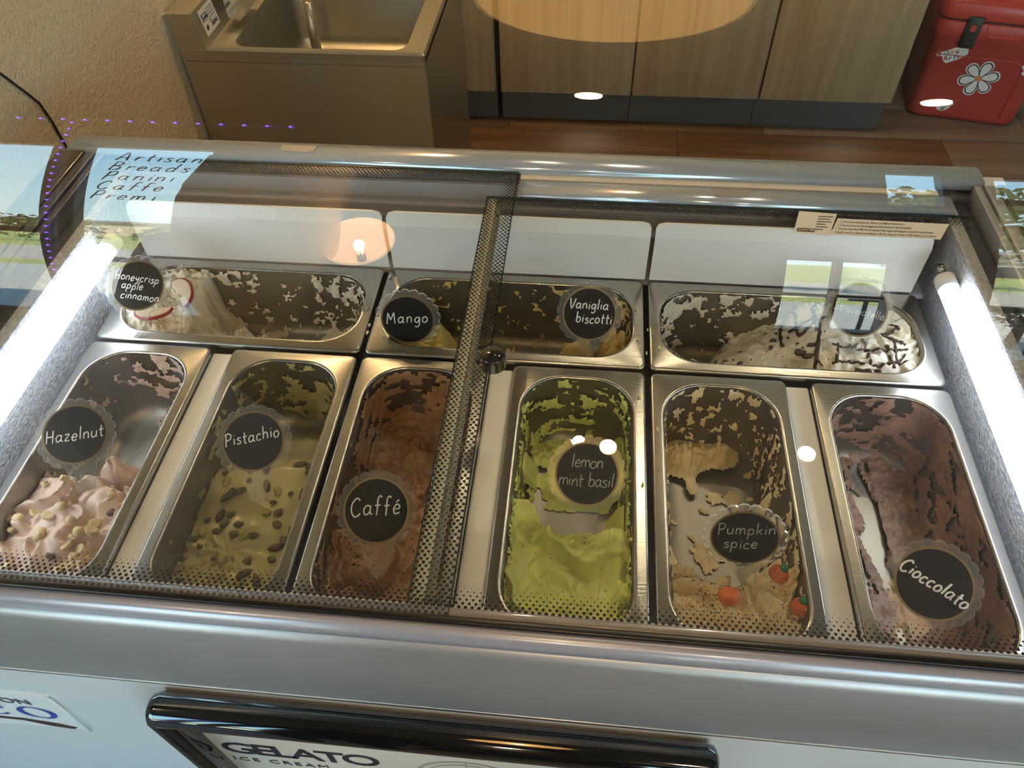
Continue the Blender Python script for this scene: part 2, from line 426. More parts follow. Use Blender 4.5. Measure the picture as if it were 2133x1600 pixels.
def stroke_text(mb, text, plane, size, r, x=0, y=0, shear=0, slope=0, wob=.03, d=0, track=1.0, seed=1):
    rnd = random.Random(seed); cx = 0
    for ch in text:
        w, strokes = GL[ch]
        dy = rnd.uniform(-wob, wob)
        for s in strokes:
            pts = []
            for (u, v) in cr_path(s):
                U = (cx+u+shear*v)*size; V = (v+dy)*size
                pts.append(plane(x+U*math.cos(slope)-V*math.sin(slope), y+U*math.sin(slope)+V*math.cos(slope), d))
            mb.tube(pts, r, 5)
        cx += (w+.08)*track
    return cx*size
def text_w(text, track=1.0): return sum((GL[c][0]+.08)*track for c in text)
def font_mesh(body, size, extrude, M, bold=0.0, shear=0, space=1.0, align='LEFT'):
    c = D.curves.new('t', 'FONT'); c.body = body; c.size = size; c.extrude = extrude; c.offset = bold; c.shear = shear; c.space_character = space; c.align_x = align
    c.resolution_u = 4
    o = D.objects.new('t', c); COL.objects.link(o)
    dg = bpy.context.evaluated_depsgraph_get(); dg.update()
    me = D.meshes.new_from_object(o.evaluated_get(dg))
    D.objects.remove(o); D.curves.remove(c)
    me.transform(M)
    mb = MB(); mb.v = [tuple(v.co) for v in me.vertices]; mb.f = [tuple(p.vertices) for p in me.polygons]; mb.sm = [False]*len(mb.f)
    D.meshes.remove(me)
    return mb
def join(*ms):
    o = MB()
    for m in ms: o.add(m.v, m.f); 
    o.sm = [s for m in ms for s in m.sm]
    return o
# lettering on the shop window, read from outside
BLK = mat('black_vinyl', (.01, .01, .01), .5)
m_ = MB()
pl = lambda u, v, d: (u, WY-.083-d, v)
for i, wd in enumerate(('Artisan', 'Breads', 'Panini', 'Caffe', 'Premi')):
    stroke_text(m_, wd, pl, .095, .0042, x=-1.46-.02*i, y=1.31-.115*i, shear=.35, wob=.0, track=1.25)
solo('window_lettering', m_, BLK, 'black script lettering stuck on the shop window, first line Artisan', 'lettering', (-1.4, WY-.083, 1.2))

# ---------------------------------------------------------------- outside
GRASS = mat('grass', (.20, .24, .05), .9, noise=(.28, .29, .09), nscale=.35)
ASPH = mat('road_asphalt', (.36, .33, .26), .9, noise=(.30, .28, .23), nscale=.6)
struct('ground_grass', MB().box(-90, 90, -140, -3.7, -1.2, -.95), GRASS)
struct('ground_road', MB().box(-90, 90, -19, -11, -.95, -.93), ASPH)
struct('ground_parking', MB().box(-30, 30, -9.5, -3.4, -.95, -.93), mat('concrete', (.45, .43, .36), .9))
LEAF = mat('leaf', (.06, .10, .02), .7, noise=(.15, .17, .04), nscale=2.0)
LEAF2 = mat('leaf_autumn', (.12, .12, .03), .7, noise=(.22, .17, .05), nscale=2.0)
BARK = mat('bark', (.08, .05, .03), .9)
def tree(x, y, h, r, mt, label, cat='tree', name='tree', n=900, seed=1, trunk=True, flat=.75):
    rnd = random.Random(seed)
    t = thing(name, label, cat, (x, y, -.95))
    lm = MB(); cl = [(rnd.uniform(-.55, .55)*r, rnd.uniform(-.55, .55)*r, rnd.uniform(-.4, .5)*r*flat, rnd.uniform(.35, .6)*r) for _ in range(9)]
    zc = -.95+h-r*flat
    for k in range(n):
        c = rnd.choice(cl); d = Vector((rnd.gauss(0, 1), rnd.gauss(0, 1), rnd.gauss(0, 1))).normalized()*c[3]*rnd.uniform(.7, 1.05)
        p = Vector((x+c[0]+d.x, y+c[1]+d.y, zc+c[2]+d.z*flat)); s = r*rnd.uniform(.05, .10)
        a = Vector((rnd.uniform(-1, 1), rnd.uniform(-1, 1), rnd.uniform(-1, 1))).normalized()*s; b = a.orthogonal().normalized()*s*.6
        lm.add([p-a, p+b, p+a, p-b], [(0, 1, 2, 3)])
    o = part('foliage', lm, mt, t); o['kind'] = 'stuff'
    tm = MB(); tm.tube([(x, y, -.95), (x+.02*h, y, zc-.2*r), (x-.02*h, y, zc+.3*r)], [.05*r+.03, .04*r+.02, .01*r], 8)
    for k in range(4):
        a = k*1.6+.4; tm.tube([(x, y, zc-.35*r), (x+.4*r*math.cos(a), y+.4*r*math.sin(a), zc+.1*r)], [.03*r, .01*r], 6)
    part('trunk', tm, BARK, t)
tree(5.9, -12, 4.9, 1.5, LEAF, 'leafy green tree seen in the glass, nearest the window post on the right', seed=3)
tree(12.6, -20.5, 6.4, 3.1, LEAF2, 'broad yellow-green tree at the right edge of the reflected street', n=1500, seed=4)
tree(18, -45, 4.0, 2.0, LEAF, 'low round tree beside the distant pale house', seed=5)
tree(-18, -26, 3.0, 2.2, LEAF, 'bushy tree on the lawn at the far left of the reflected street', seed=6)
tree(-13.5, -27, 2.6, 1.8, LEAF, 'smaller bushy tree right of the far left lawn tree', seed=8)
tree(4.1, -5.2, 1.0, .45, LEAF, 'small dark shrub by the railing under the right-hand window', 'shrub', 'shrub', n=300, seed=9)
tree(3.4, -5.0, .85, .35, LEAF, 'lowest shrub beside the railing, left of the taller one', 'shrub', 'shrub', n=300, seed=10)
hs = thing('distant_house', 'pale distant house with a dark arched garage door and grey roof', 'house', (31, -60, -.95))
m_ = MB().box(26, 36, -64, -58, -.95, 2.3); part('wall', m_, mat('house_wall', (.55, .50, .42), .8), hs)
m_ = MB().prism([(25.3, 2.3), (36.7, 2.3), (31, 4.6)], lambda u, v, d: (u, d, v), -64.5, -57.5); part('roof', m_, mat('house_roof', (.20, .19, .18), .8), hs)
m_ = MB().prism([(28.6, -.9)] + [(31+2.4*math.cos(a), .4+1.0*math.sin(a)) for a in [PI-k*PI/8 for k in range(9)]] + [(33.4, -.9)], lambda u, v, d: (u, d, v), -58, -57.9); part('garage_door', m_, mat('garage', (.03, .03, .03), .6), hs)
b2 = thing('distant_building', 'long low tan building on the horizon at the left', 'building', (-40, -70, -.95))
part('wall', MB().box(-62, -22, -76, -70, -.95, 2.6), mat('tan_wall', (.5, .42, .3), .8), b2)
part('roof', MB().box(-62.6, -21.4, -76.6, -69.4, 2.6, 3.0), MATS['house_roof'], b2)
rl = thing('railing', 'thin dark metal railing outside the right-hand window', 'railing', (3.2, -4.6, -.93))
m_ = MB(); m_.tube([(2.2, -4.6, -.1), (5.0, -4.6, -.1)], .02, 8); part('top_rail', m_, FRAME, rl)
for k in range(6):
    part('post', MB().tube([(2.3+k*.5, -4.6, -.93), (2.3+k*.5, -4.6, -.11)], .015, 8), FRAME, rl)
#CONT
# ---------------------------------------------------------------- staff side floor planks (each its own piece)
PLK = [wood_mat('plank_brown', (.095, .048, .018), (.18, .098, .040)), wood_mat('plank_dark', (.06, .030, .012), (.12, .062, .026)), wood_mat('plank_grey', (.17, .12, .09), (.25, .18, .13))]
floor = D.objects['floor']
me_p = []
for i, mt in enumerate(PLK):
    mb = MB().box(-.459, .459, -.0985, .0985, -.005, .0, .0015); me = mb.mesh('plank'); me.materials.append(mt); me_p.append(me)
rnd = random.Random(3)
for r in range(9):
    y = .50+.1+r*.2
    for c in range(-1, 4):
        x = .035+((r % 3)*.31)+c*.92+(.46-.0) - (.0)
        if x > 3.3: continue
        k = 2 if x > 1.5 else rnd.choice((0, 0, 1))
        o = D.objects.new('plank', me_p[k]); COL.objects.link(o); o.parent = floor; o.location = (x, y, -.798)

# ---------------------------------------------------------------- hand sink
sk = thing('hand_sink', 'stainless steel floor-standing hand sink against the beige textured wall', 'sink', (.02, .91, -.80))
SX0, SX1, SY0, SY1, SZ = -.262, .283, .91, 1.42, -.05
m_ = MB()
o1 = rrect(SX0, SX1, SY0, SY1, .004, 4, -.797); o2 = rrect(SX0, SX1, SY0, SY1, .004, 4, SZ-.012)
m_.loft([o1, o2]); part('cabinet_body', m_, SINKM, sk)
bx0, bx1, by0, by1 = -.150, .236, .932, 1.34
m_ = MB()
m_.loft([rrect(SX0, SX1, SY0-.003, SY1, .006, 6, SZ-.02), rrect(SX0, SX1, SY0-.004, SY1, .006, 6, SZ-.004), rrect(SX0+.003, SX1-.003, SY0-.001, SY1-.003, .006, 6, SZ), rrect(SX0+.01, SX1-.010, SY0+.006, SY1-.01, .006, 6, SZ-.001), rrect(bx0-.016, bx1+.02, by0-.010, by1+.01, .02, 6, SZ-.004), rrect(bx0, bx1, by0, by1, .035, 6, SZ-.006)], smooth=False)
part('rim', m_, SINKM, sk)
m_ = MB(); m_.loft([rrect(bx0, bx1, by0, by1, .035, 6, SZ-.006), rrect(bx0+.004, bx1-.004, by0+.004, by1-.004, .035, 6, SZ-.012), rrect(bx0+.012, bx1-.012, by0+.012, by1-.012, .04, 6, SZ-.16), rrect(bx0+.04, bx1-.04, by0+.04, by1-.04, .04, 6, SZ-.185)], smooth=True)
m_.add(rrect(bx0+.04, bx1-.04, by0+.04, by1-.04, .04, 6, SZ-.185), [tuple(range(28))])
part('basin', m_, mat('basin_steel_dimmed', (.28, .26, .20), .42, 1.0), sk)  # darker than the sink steel, its dark reflections put into the colour
part('front_seam', MB().box(SX0+.01, SX1-.004, SY0-.0015, SY0, SZ-.031, SZ-.029), mat('seam', (.34, .31, .25), .5, 1), sk)
m_ = MB().prism([(SX0, SZ-.02), (SX0, .022), (-.207, .022), (-.197, -.045), (-.19, SZ-.02)], lambda u, v, d: (u, d, v), SY0-.003, SY1); part('backsplash', m_, SINKM, sk)
part('caulk', MB().box(-.2705, SX0, SY0-.004, SY0+.01, -.797, .02), mat('grey_caulk', (.33, .34, .30), .6), sk)
m_ = MB(); m_.tube([(-.04, 1.15, SZ-.18), (-.04, 1.15, SZ-.0)], .012, 16); part('standpipe', m_, SINKM, sk)
spk = MB().prism([(-.185, .04), (-.185, -.035), (-.16, -.045), (-.10, .01), (-.11, .05)], lambda u, v, d: (u, d, v), 1.03, 1.12)
fc = part('faucet_base', spk, CHROME, sk)
part('faucet_body', MB().cyl((-.135, 1.075, .02), (-.135, 1.075, .12), .022, .018, 20), CHROME, sk)
part('faucet_collar', MB().cyl((-.135, 1.075, .035), (-.135, 1.075, .06), .027, .027, 20), BLACKM, sk)
part('faucet_spout', MB().tube([(-.135, 1.075, .11), (-.10, 1.075, .14), (-.02, 1.075, .13), (.01, 1.075, .09)], .011, 12), CHROME, sk)
# sticker on the backsplash
def spp(u, v, d):   # u along +Y, v up the slanted face
    return (-.2065+.0095*(-v/.067)*1.0+.0008+d, .935+u, .020+v)
STW = mat('white_paper', (.72, .68, .60), .5); INK = mat('black_ink', (.02, .02, .03), .5); INKB = mat('blue_ink', (.03, .04, .12), .5)
m_ = MB().prism([(0, -.058), (.075, -.058), (.075, -.006), (0, -.006)], spp, 0, .0006); stk = part('sticker', m_, STW, sk)
m_ = MB(); 
for a, b in (((.006, -.016), (.030, -.016)), ((.030, -.016), (.030, -.030)), ((.030, -.030), (.006, -.030)), ((.006, -.030), (.006, -.016))): m_.tube([spp(*a, .0012), spp(*b, .0012)], .0008, 4)
stroke_text(m_, 'Steelas'.replace('St', 'S'), spp, .010, .0006, .008, -.027, d=.0012, wob=0)
m_.ell(spp(.015, -.044, .0012), (.0006, .006, .006), 10, 6)
for k in range(4): m_.tube([spp(.036, -.014-.006*k, .0012), spp(.07, -.014-.006*k, .0012)], .0006, 4)
stroke_text(m_, 'Sanis', spp, .014, .0008, .036, -.05, d=.0012, wob=0)
part('sticker_print', m_, INKB, stk) if False else part('sticker_print', m_, INKB, sk)

# ---------------------------------------------------------------- base cabinets
OAK = wood_mat('ash_laminate', (.31, .21, .11), (.42, .30, .17), axis='Z', rough=.45)
TOE = mat('toe_kick', (.085, .082, .07), .45)
for i, (a, b, lab) in enumerate([(-.20, .300, 'ash laminate base cabinet just right of the steel sink, mostly behind it'), (.318, .778, 'ash laminate base cabinet, first full door right of the dark gap by the sink'), (.780, 1.216, 'ash laminate base cabinet in the middle of the run, left of the rightmost one'), (1.218, 1.664, 'ash laminate base cabinet at the right end of the run beside the red cooler')]):
    cb = thing('base_cabinet', lab, 'cabinet', ((a+b)/2, 2.1, -.80), 'base cabinets along the back wall')
    part('carcass', MB().box(a, b, 1.922, 2.48, -.668, -.01), OAK, cb)
    dr = part('door', MB().box(a+.0025, b-.0025, 1.900, 1.919, -.668, -.03, .0015), OAK, cb)
    part('handle', MB().box(b-.05, b-.035, 1.885, 1.900, -.16, -.06, .003), STEEL, dr)
    part('toe_kick', MB().box(a, b, 1.955, 2.0, -.797, -.668), TOE, cb)
solo('countertop', MB().box(-.24, 1.70, 1.87, 2.49, -.008, .03, .004), mat('dark_counter', (.10, .09, .08), .3), 'dark countertop running above the ash laminate cabinets', 'countertop', (.7, 2.2, -.008))

# ---------------------------------------------------------------- red cooler
RED = mat('red_plastic', (.47, .05, .038), .42, bump=.15, bscale=300)
RED2 = mat('red_plastic_glossier', (.54, .055, .042), .3)
cz = thing('cooler', 'red hard-sided cooler box with black latches and flower sticker on the floor', 'cooler', (1.775, 2.055, -.797), rot=(0, 0, math.radians(-12)))
cl = Vector((1.775, 2.055, -.797))
def CB(x0, x1, y0, y1, z0, z1, bev=0.0): return MB().box(cl.x+x0, cl.x+x1, cl.y+y0, cl.y+y1, cl.z+z0, cl.z+z1, bev)
CWd = .385
m_ = MB()
def crr(i, z, x0=0, x1=CWd, y0=0, y1=.34, r=.04): return [(p[0]+cl.x, p[1]+cl.y, p[2]+cl.z) for p in rrect(x0+i, x1-i, y0+i, y1-i, r, 8, z)]
m_.loft([crr(.03, 0), crr(.018, .004), crr(.012, .02), crr(.003, .285), crr(.0, .288), crr(-.004, .292), crr(-.004, .345), crr(.0, .350)], smooth=True, cap=True); part('body', m_, RED, cz)
m_ = MB(); m_.loft([crr(.006, .350), crr(.006, .356), crr(-.006, .358), crr(-.008, .365), crr(-.008, .400), crr(.002, .418), crr(.02, .424)], smooth=True, cap=True); part('lid', m_, RED2, cz)
part('lid_gasket', MB().loft([crr(.004, .3495), crr(.004, .357)]), BLACKM, cz)
lf = part('front_recess', join(MB().tube([(cl.x+.15, cl.y-.0035, cl.z+.345), (cl.x+.165, cl.y-.0045, cl.z+.31), (cl.x+.26, cl.y-.0045, cl.z+.31), (cl.x+.275, cl.y-.0035, cl.z+.345)], .003, 6)), RED2, cz)
for lx in (.085, .30):
    la = CB(lx, lx+.048, -.013, -.003, .268, .372, .004)
    lt = part('latch', la, BLACKM, cz)
    part('latch_window', CB(lx+.017, lx+.032, -.0137, -.0128, .325, .345), RED2, lt)
    mm = MB()
    for k in range(4): mm.add(*[(CB(lx+.012, lx+.036, -.0145, -.0128, .286+.007*k, .289+.007*k)).v, (CB(lx+.012, lx+.036, -.0145, -.0128, .286+.007*k, .289+.007*k)).f])
    part('latch_ribs', mm, BLACKP, lt)
# raised panel line
m_ = MB(); fa = .018
pts = [(.02, .235), (.26, .235), (.30, .225), (.315, .19), (.315, .03)]
m_.tube([(cl.x+u, cl.y+.0115-.010*(v/.288)-.001, cl.z+v) for u, v in cr_path(pts, 4)], .0016, 5); part('panel_ridge', m_, RED, cz)
def cface(u, v, d): return (cl.x+u, cl.y+.0125-.0095*(v/.288)-.0012-d, cl.z+v)
STK = mat('sticker_white', (.74, .72, .70), .5); ORG = mat('sticker_orange', (.60, .22, .08), .5)
def petal(cx, cz_, ang, L, w, n=14):
    out = []
    for k in range(n):
        t = 2*PI*k/n; u = L*.55+L*.5*math.cos(t); v = w*math.sin(t)*(.75+.35*math.cos(t))
        out.append((cx+u*math.cos(ang)-v*math.sin(ang), cz_+u*math.sin(ang)+v*math.cos(ang)))
    return out
fcx, fcz = .195, .165
m_ = MB(); 
for k in range(6): m_.prism(petal(fcx, fcz, math.radians(60*k+15), .062, .025), cface, 0, .0006)
fw = part('flower_sticker', m_, STK, cz)
m_ = MB()
for k in range(6): m_.prism(petal(fcx, fcz, math.radians(60*k+15), .058, .0215), cface, .0004, .0010)
part('petal_outline', m_, INK, fw)
for k in range(6): part('petal', MB().prism(petal(fcx+.004*math.cos(math.radians(60*k+15)), fcz+.004*math.sin(math.radians(60*k+15)), math.radians(60*k+15), .050, .017), cface, .0009, .0014), STK, fw)
part('flower_centre', MB().prism([(fcx+.012*math.cos(t), fcz+.010*math.sin(t)) for t in [2*PI*k/14 for k in range(14)]], cface, .0009, .0018), ORG, fw)
# lettering sticker
m_ = MB().prism([(.035, .238), (.06, .246), (.085, .262), (.125, .262), (.13, .245), (.11, .225), (.075, .205), (.062, .212), (.055, .228), (.036, .226)], cface, 0, .0006)
ls = part('lettering_sticker', m_, STK, cz)
for tx, cx_, cz__, cc in (('B', .040, .228, (.5, .12, .10)), ('i', .058, .232, (.05, .15, .4)), ('s', .066, .236, (.05, .3, .3)), ('o', .078, .24, (.6, .4, .05)), ('u', .092, .243, (.4, .1, .1)), ('A', .064, .213, (.5, .25, .1)), ('r', .080, .218, (.05, .3, .1)), ('t', .092, .222, (.05, .15, .4)), ('s', .102, .226, (.5, .4, .05))):
    mm = MB(); stroke_text(mm, tx, cface, .018, .0018, cx_, cz__, slope=.2, wob=0, d=.001); part('letter', mm, mat('ink_%02d%02d' % (int(cc[0]*9), int(cc[2]*9)), cc, .5), ls)
# bee stickers
for bx, bz in ((.125, .045), (.335, .205)):
    m_ = MB().prism([(bx+.020*math.cos(t)*(1+.3*math.sin(2*t)), bz+.013*math.sin(t)) for t in [2*PI*k/16 for k in range(16)]], cface, 0, .0006)
    for s in (-1, 1): m_.prism(petal(bx, bz+.003, PI/2-s*1.0, .032, .009), cface, 0, .0006)
    bs = part('bee_sticker', m_, STK, cz)
    m_ = MB()
    for k in range(3): m_.prism([(bx-.007, bz-.009+.006*k), (bx+.007, bz-.009+.006*k), (bx+.007, bz-.006+.006*k), (bx-.007, bz-.006+.006*k)], cface, .0005, .001)
    part('bee_stripes', m_, INK, bs)
# cord on the wall
m_ = MB().tube([(-.268, .30, .26), (-.268, .397, .152), (-.268, .430, .10), (-.268, .443, .078), (-.268, .450, .04), (-.267, .452, -.02), (-.266, .46, -.3)], .0022, 8)
solo('power_cord', m_, BLACKM, 'thin black cord hanging down the beige textured wall', 'cord', (-.268, .4, .1))

# ---------------------------------------------------------------- the gelato freezer
fz = thing('gelato_freezer', 'silver dipping freezer with sliding flat glass lids and tall curved front glass', 'freezer', (.546, -.03, -.80))
OX0, OX1 = -.128, 1.220
BY0, BY1 = -.404, .330
m_ = MB(); m_.box(OX0, OX1, BY0+.004, BY1, -.79, -.14)
for q in ((OX0, -.024, BY0+.004, BY1), (1.116, OX1, BY0+.004, BY1), (-.024, 1.116, .256, BY1), (-.024, 1.116, BY0+.004, -.390)):
    m_.box(q[0], q[1], q[2], q[3], -.14, .078)
part('body', m_, PANELW, fz)
part('side_liner', MB().box(-.024, -.018, -.39, .256, -.14, .088), LINER, fz)
part('side_liner', MB().box(1.110, 1.116, -.39, .256, -.14, .088), LINER, fz)
m_ = MB().box(-.018, 1.11, .250, .256, -.14, .088); m_.box(-.018, 1.11, .238, .250, .055, .062, .002); m_.box(-.018, 1.11, .232, .250, .020, .028, .002); m_.box(-.018, 1.11, .176, .250, -.02, -.012, .002)
part('back_liner', m_, LINERB, fz)
part('front_liner', MB().box(-.018, 1.11, -.39, -.384, -.14, .088), LINER, fz)
part('well_floor', MB().box(-.018, 1.11, -.384, .25, -.14, -.134), LINERB, fz)
part('front_ledge', MB().box(-.018, 1.11, -.384, -.3745, .080, .0925, .001), WHITEP, fz)
# top frame
BLUES = mat('pale_silver_rail', (.46, .49, .54), .16, .35, coat=1)
m_ = MB().loft([[(x, y, z) for x in (OX0+.02, 1.165)][0:0] or [] for y, z in ()]) if False else MB()
prof = [(.263, .100), (.264, .106), (.268, .110), (.290, .1115), (.303, .110), (.310, .104), (.312, .085)]
def extr(prof, x0, x1, mb=None, cap=True):
    mb = mb or MB(); n = len(prof)
    vs = [(x0, y, z) for y, z in prof]+[(x1, y, z) for y, z in prof]
    fs = [(i, i+1, n+i+1, n+i) for i in range(n-1)]
    mb.add(vs, fs, True)
    if cap: mb.add([(x0, y, z) for y, z in prof], [tuple(range(n))]); mb.add([(x1, y, z) for y, z in prof], [tuple(range(n))[::-1]])
    return mb
part('back_rail', extr(prof+[(.263, .085)], -.118, 1.165), BLUES, fz)
part('back_rail_groove', MB().box(.548, 1.105, .250, .263, .090, .100), BEIGEST, fz)
for sx, s in ((-.018, -1), (1.110, 1)):
    def bx(a, b, z0, z1, mt, nm):
        x0, x1 = sorted((sx+s*a, sx+s*b)); return part(nm, MB().box(x0, x1, -.39, .262, z0, z1, .0015), mt, fz)
    bx(.000, .016, .086, .092, LINER, 'liner_lip')
    bx(.016, .040, .074, .084, DARKIN, 'track')
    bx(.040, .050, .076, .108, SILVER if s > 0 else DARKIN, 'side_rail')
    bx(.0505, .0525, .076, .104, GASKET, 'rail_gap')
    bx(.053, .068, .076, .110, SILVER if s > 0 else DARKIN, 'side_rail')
    bx(.068, .108, .076, .112, mat('brown_black_trim', (.025, .015, .012), .2, coat=.5), 'side_trim')
# front bumper
bandp = [(-.3945, .085), (-.3945, .1005), (-.399, .1015), (-.4035, .099), (-.4065, .094), (-.408, .088), (-.400, .087)]
part('bumper_band', extr(bandp, -.6, 1.9), SILVERG, fz)
SBR = mat('bumper_silver', (.42, .405, .41), .40, .6, bump=.03, bscale=500)
bp_ = [(-.402, .088), (-.409, .0870)]+[(-.4085-.0105*math.sin(PI*t**.8), .087-.160*t) for t in [k/14 for k in range(1, 15)]]+[(-.400, -.0745)]
part('bumper', extr(bp_, -.6, 1.9), SBR, fz)
part('gasket', MB().box(-.6, 1.9, -.3945, -.3885, .085, .1035, .001), GASKET, fz)
part('glass_rail', MB().box(-.13, 1.22, -.3885, -.380, .088, .1025, .0015), mat('taupe_rail', (.19, .165, .14), .25, coat=.6), fz)
part('front_panel', MB().box(-.6, 1.9, -.4085, -.400, -.78, -.0735), PANELW, fz)
part('panel_edge', MB().box(-.6, 1.9, -.4095, -.4085, -.0775, -.0745), CHROME, fz)
for a, b in ((.1655, .1945), (.5315, .5605), (.8975, .9265)):
    part('filler_strip', MB().box(a, b, -.368, -.008, -.020, -.009, .002), WHITEP, fz)
for a, b in ((.004, .366), (.372, .728), (.734, 1.086)):
    pl2 = lambda u, v, d: (u, d+(.0 if v < .072 else (v-.072)*.45), v)
    out = [(a+.012, 0), (b-.012, 0), (b, .01), (b, .078), (b-.006, .088), (b-.014, .090), (a+.014, .090), (a+.006, .088), (a, .078), (a, .01)]
    m_ = MB()
    lo = [(a, 0), (b, 0), (b, .074), (a, .074)]
    m_.prism(lo, lambda u, v, d: (u, d, v), .1675, .1705)
    up = [(a, .074), (b, .074), (b, .084), (b-.003, .0885), (b-.012, .0905), (a+.012, .0905), (a+.003, .0885), (a, .084)]
    m_.prism(up, lambda u, v, d: (u, d+(v-.074)*.5, v), .1675, .1705)
    part('guard_panel', m_, WHITEP, fz)
TUBE = mat('lit_tube', (.9, .95, 1), .4, emit=(.86, .93, 1.0), estr=9)
CAPW = mat('tube_cap', (.8, .82, .85), .4)
for sx in (-.003, 1.096):
    lt = part('light_tube', MB().tube([(sx, .108, .060), (sx, -.37, .060)], .0115, 20), TUBE, fz)
    part('end_cap', MB().tube([(sx, .129, .060), (sx, .127, .060), (sx, .107, .060)], [.006, .0125, .0125], 20), CAPW, lt)
    part('screw', MB().cyl((sx, .150, .062), (sx, .140, .062), .005, .005, 12), STEEL, lt)
# lids
LG = thin_glass('lid_glass_left', (.95, .97, .95), .042, dots=(-.085, .5435, -.3885, .259, 0, .027, .034, .026, .0058))
LGR = thin_glass('lid_glass_right', (.95, .97, .95), .042, dots=(.505, 1.140, -.3885, .212, .024, 0, .038, .030, .0058))
def lid(x0, x1, y0, y1, z0, mt, edge, tmat):
    a = MB().add([(x0, y0, z0), (x1, y0, z0), (x1, y1, z0), (x0, y1, z0)], [(0, 1, 2, 3)])
    # single Fresnel sheet carries the look, slim polished edges give it thickness
    me = D.meshes.new('lid'); me.from_pydata([Vector(v) for v in a.v], [], a.f); me.materials.append(mt)
    o = D.objects.new('lid', me); COL.objects.link(o); o.parent = fz; o.location = -origin_of(fz)
    m = MB()
    for e_ in edge:
        if e_ == 'r': m.box(x1-.0012, x1, y0, y1, z0-.004, z0)
        if e_ == 'l': m.box(x0, x0+.0012, y0, y1, z0-.004, z0)
        if e_ == 'b': m.box(x0, x1, y1-.0015, y1, z0-.004, z0+.001)
        if e_ == 'f': m.box(x0, x1, y0, y0+.001, z0-.004, z0)
    mm = m.mesh('glass_edge', (0, 0, 0)); mkobj('glass_edge', mm, tmat, o)
    return o
EDG = mat('glass_edge_green', (.03, .05, .045), .1)
lidL = lid(-.085, .545, -.3885, .260, .1030, LG, 'rb', EDG)
lidR = lid(.505, 1.140, -.3885, .214, .0940, LGR, 'lb', EDG)
m_ = MB().box(.508, .5195, -.384, .212, .083, .0932, .001)
o = mkobj('lid_frame', m_.mesh('lid_frame'), BEIGEST, lidR)
m_ = MB().box(.5197, .527, -.384, .212, .084, .0905, .001); mkobj('lid_inner_frame', m_.mesh('lid_inner_frame'), mat('grey_strip2', (.25, .24, .22), .35, .3), lidR)
prof2 = [(.2145, .088), (.2145, .098), (.218, .101), (.244, .1015), (.249, .098), (.2495, .088)]
o = mkobj('lid_handle_rail', extr(prof2, .548, 1.118).mesh('r'), BLUES, lidR)
HND = mat('handle_recess', (.30, .29, .28), .4)
def slot(cx, cy, z, w, h, par, off):
    out = [(cx-w/2+.004, cy-h/2), (cx+w/2-.006, cy-h/2), (cx+w/2, cy-h/2+.003), (cx+w/2+.002, cy+h/2), (cx-w/2-.002, cy+h/2), (cx-w/2, cy-h/2+.003)]
    m = MB().prism(out, lambda u, v, d: (u, v, d), z, z+.0012); return mkobj('handle_slot', m.mesh('s', off), HND, par)
slot(.224, .286, .1108, .048, .016, fz, origin_of(fz))
slot(.833, .233, .1013, .048, .016, lidR, (0, 0, 0))
m_ = MB().cyl((.548, -.088, .088), (.548, -.088, .1035), .0142, .0142, 28); m_.cyl((.548, -.088, .1035), (.548, -.088, .106), .0142, .0125, 28)
part('knob', m_, BLACKP, fz)
# curved front glass
CGL = thin_glass('curved_front_glass', (.97, .985, .97), .075)
Yg, Hg, Rg = -.3915, .348, .40
prof = [(Yg, .100), (Yg, .18), (Yg, .26)]+[(Yg+Rg-Rg*math.cos(math.radians(a)), Hg+Rg*math.sin(math.radians(a))) for a in np.arange(0, 82, 1.5)]
n = len(prof)
me = D.meshes.new('curved_glass')
me.from_pydata([(-.128-.546, y+.03, z+.8) for y, z in prof]+[(1.220-.546, y+.03, z+.8) for y, z in prof], [], [(i, i+1, n+i+1, n+i) for i in range(n-1)])
me.polygons.foreach_set('use_smooth', [True]*(n-1)); me.materials.append(CGL)
o = D.objects.new('curved_glass', me); COL.objects.link(o); o.parent = fz
# stickers on the right lid
STW2 = mat('label_paper', (.72, .71, .66), .45)
zl = .0945
lb = solo('instruction_label', MB().add([(.952, .162, zl), (1.087, .162, zl), (1.106, .1945, zl), (.967, .197, zl), (.952, .162, zl+.0003), (1.087, .162, zl+.0003), (1.106, .1945, zl+.0003), (.967, .197, zl+.0003)], [(3, 2, 1, 0), (4, 5, 6, 7), (0, 1, 5, 4), (1, 2, 6, 5), (2, 3, 7, 6), (3, 0, 4, 7)]), STW2, 'white instruction label with four printed lines stuck on the right lid', 'label', (1.0, .18, zl))
ink = MATS['black_ink']
GRY = mat('grey_ink', (.05, .05, .05), .5)
ms = []
for i, (tx, dx) in enumerate([('•  Do not expose to direct sunlight/rain/oven.', 0), ('•  Do not store beverage bottles/cans in the freezer.', 0), ('•  The protective film is to avoid damage during production purpose.', 0), ("Don't worry about peeling it off. It's okay to tear it off when you use it.", .004)]):
    Mx = Matrix.Translation((.970-.0048*i+dx, .1885-.0075*i, zl+.0005)) @ Matrix.Shear('XY', 4, (.45, 0)) if False else Matrix.Translation((.968-.0046*i+dx, .1882-.0075*i, zl+.0005))
    ms.append(font_mesh(tx, .0060, 0.0, Mx, shear=.35, space=.78))
part('label_text', join(*ms), GRY, lb)
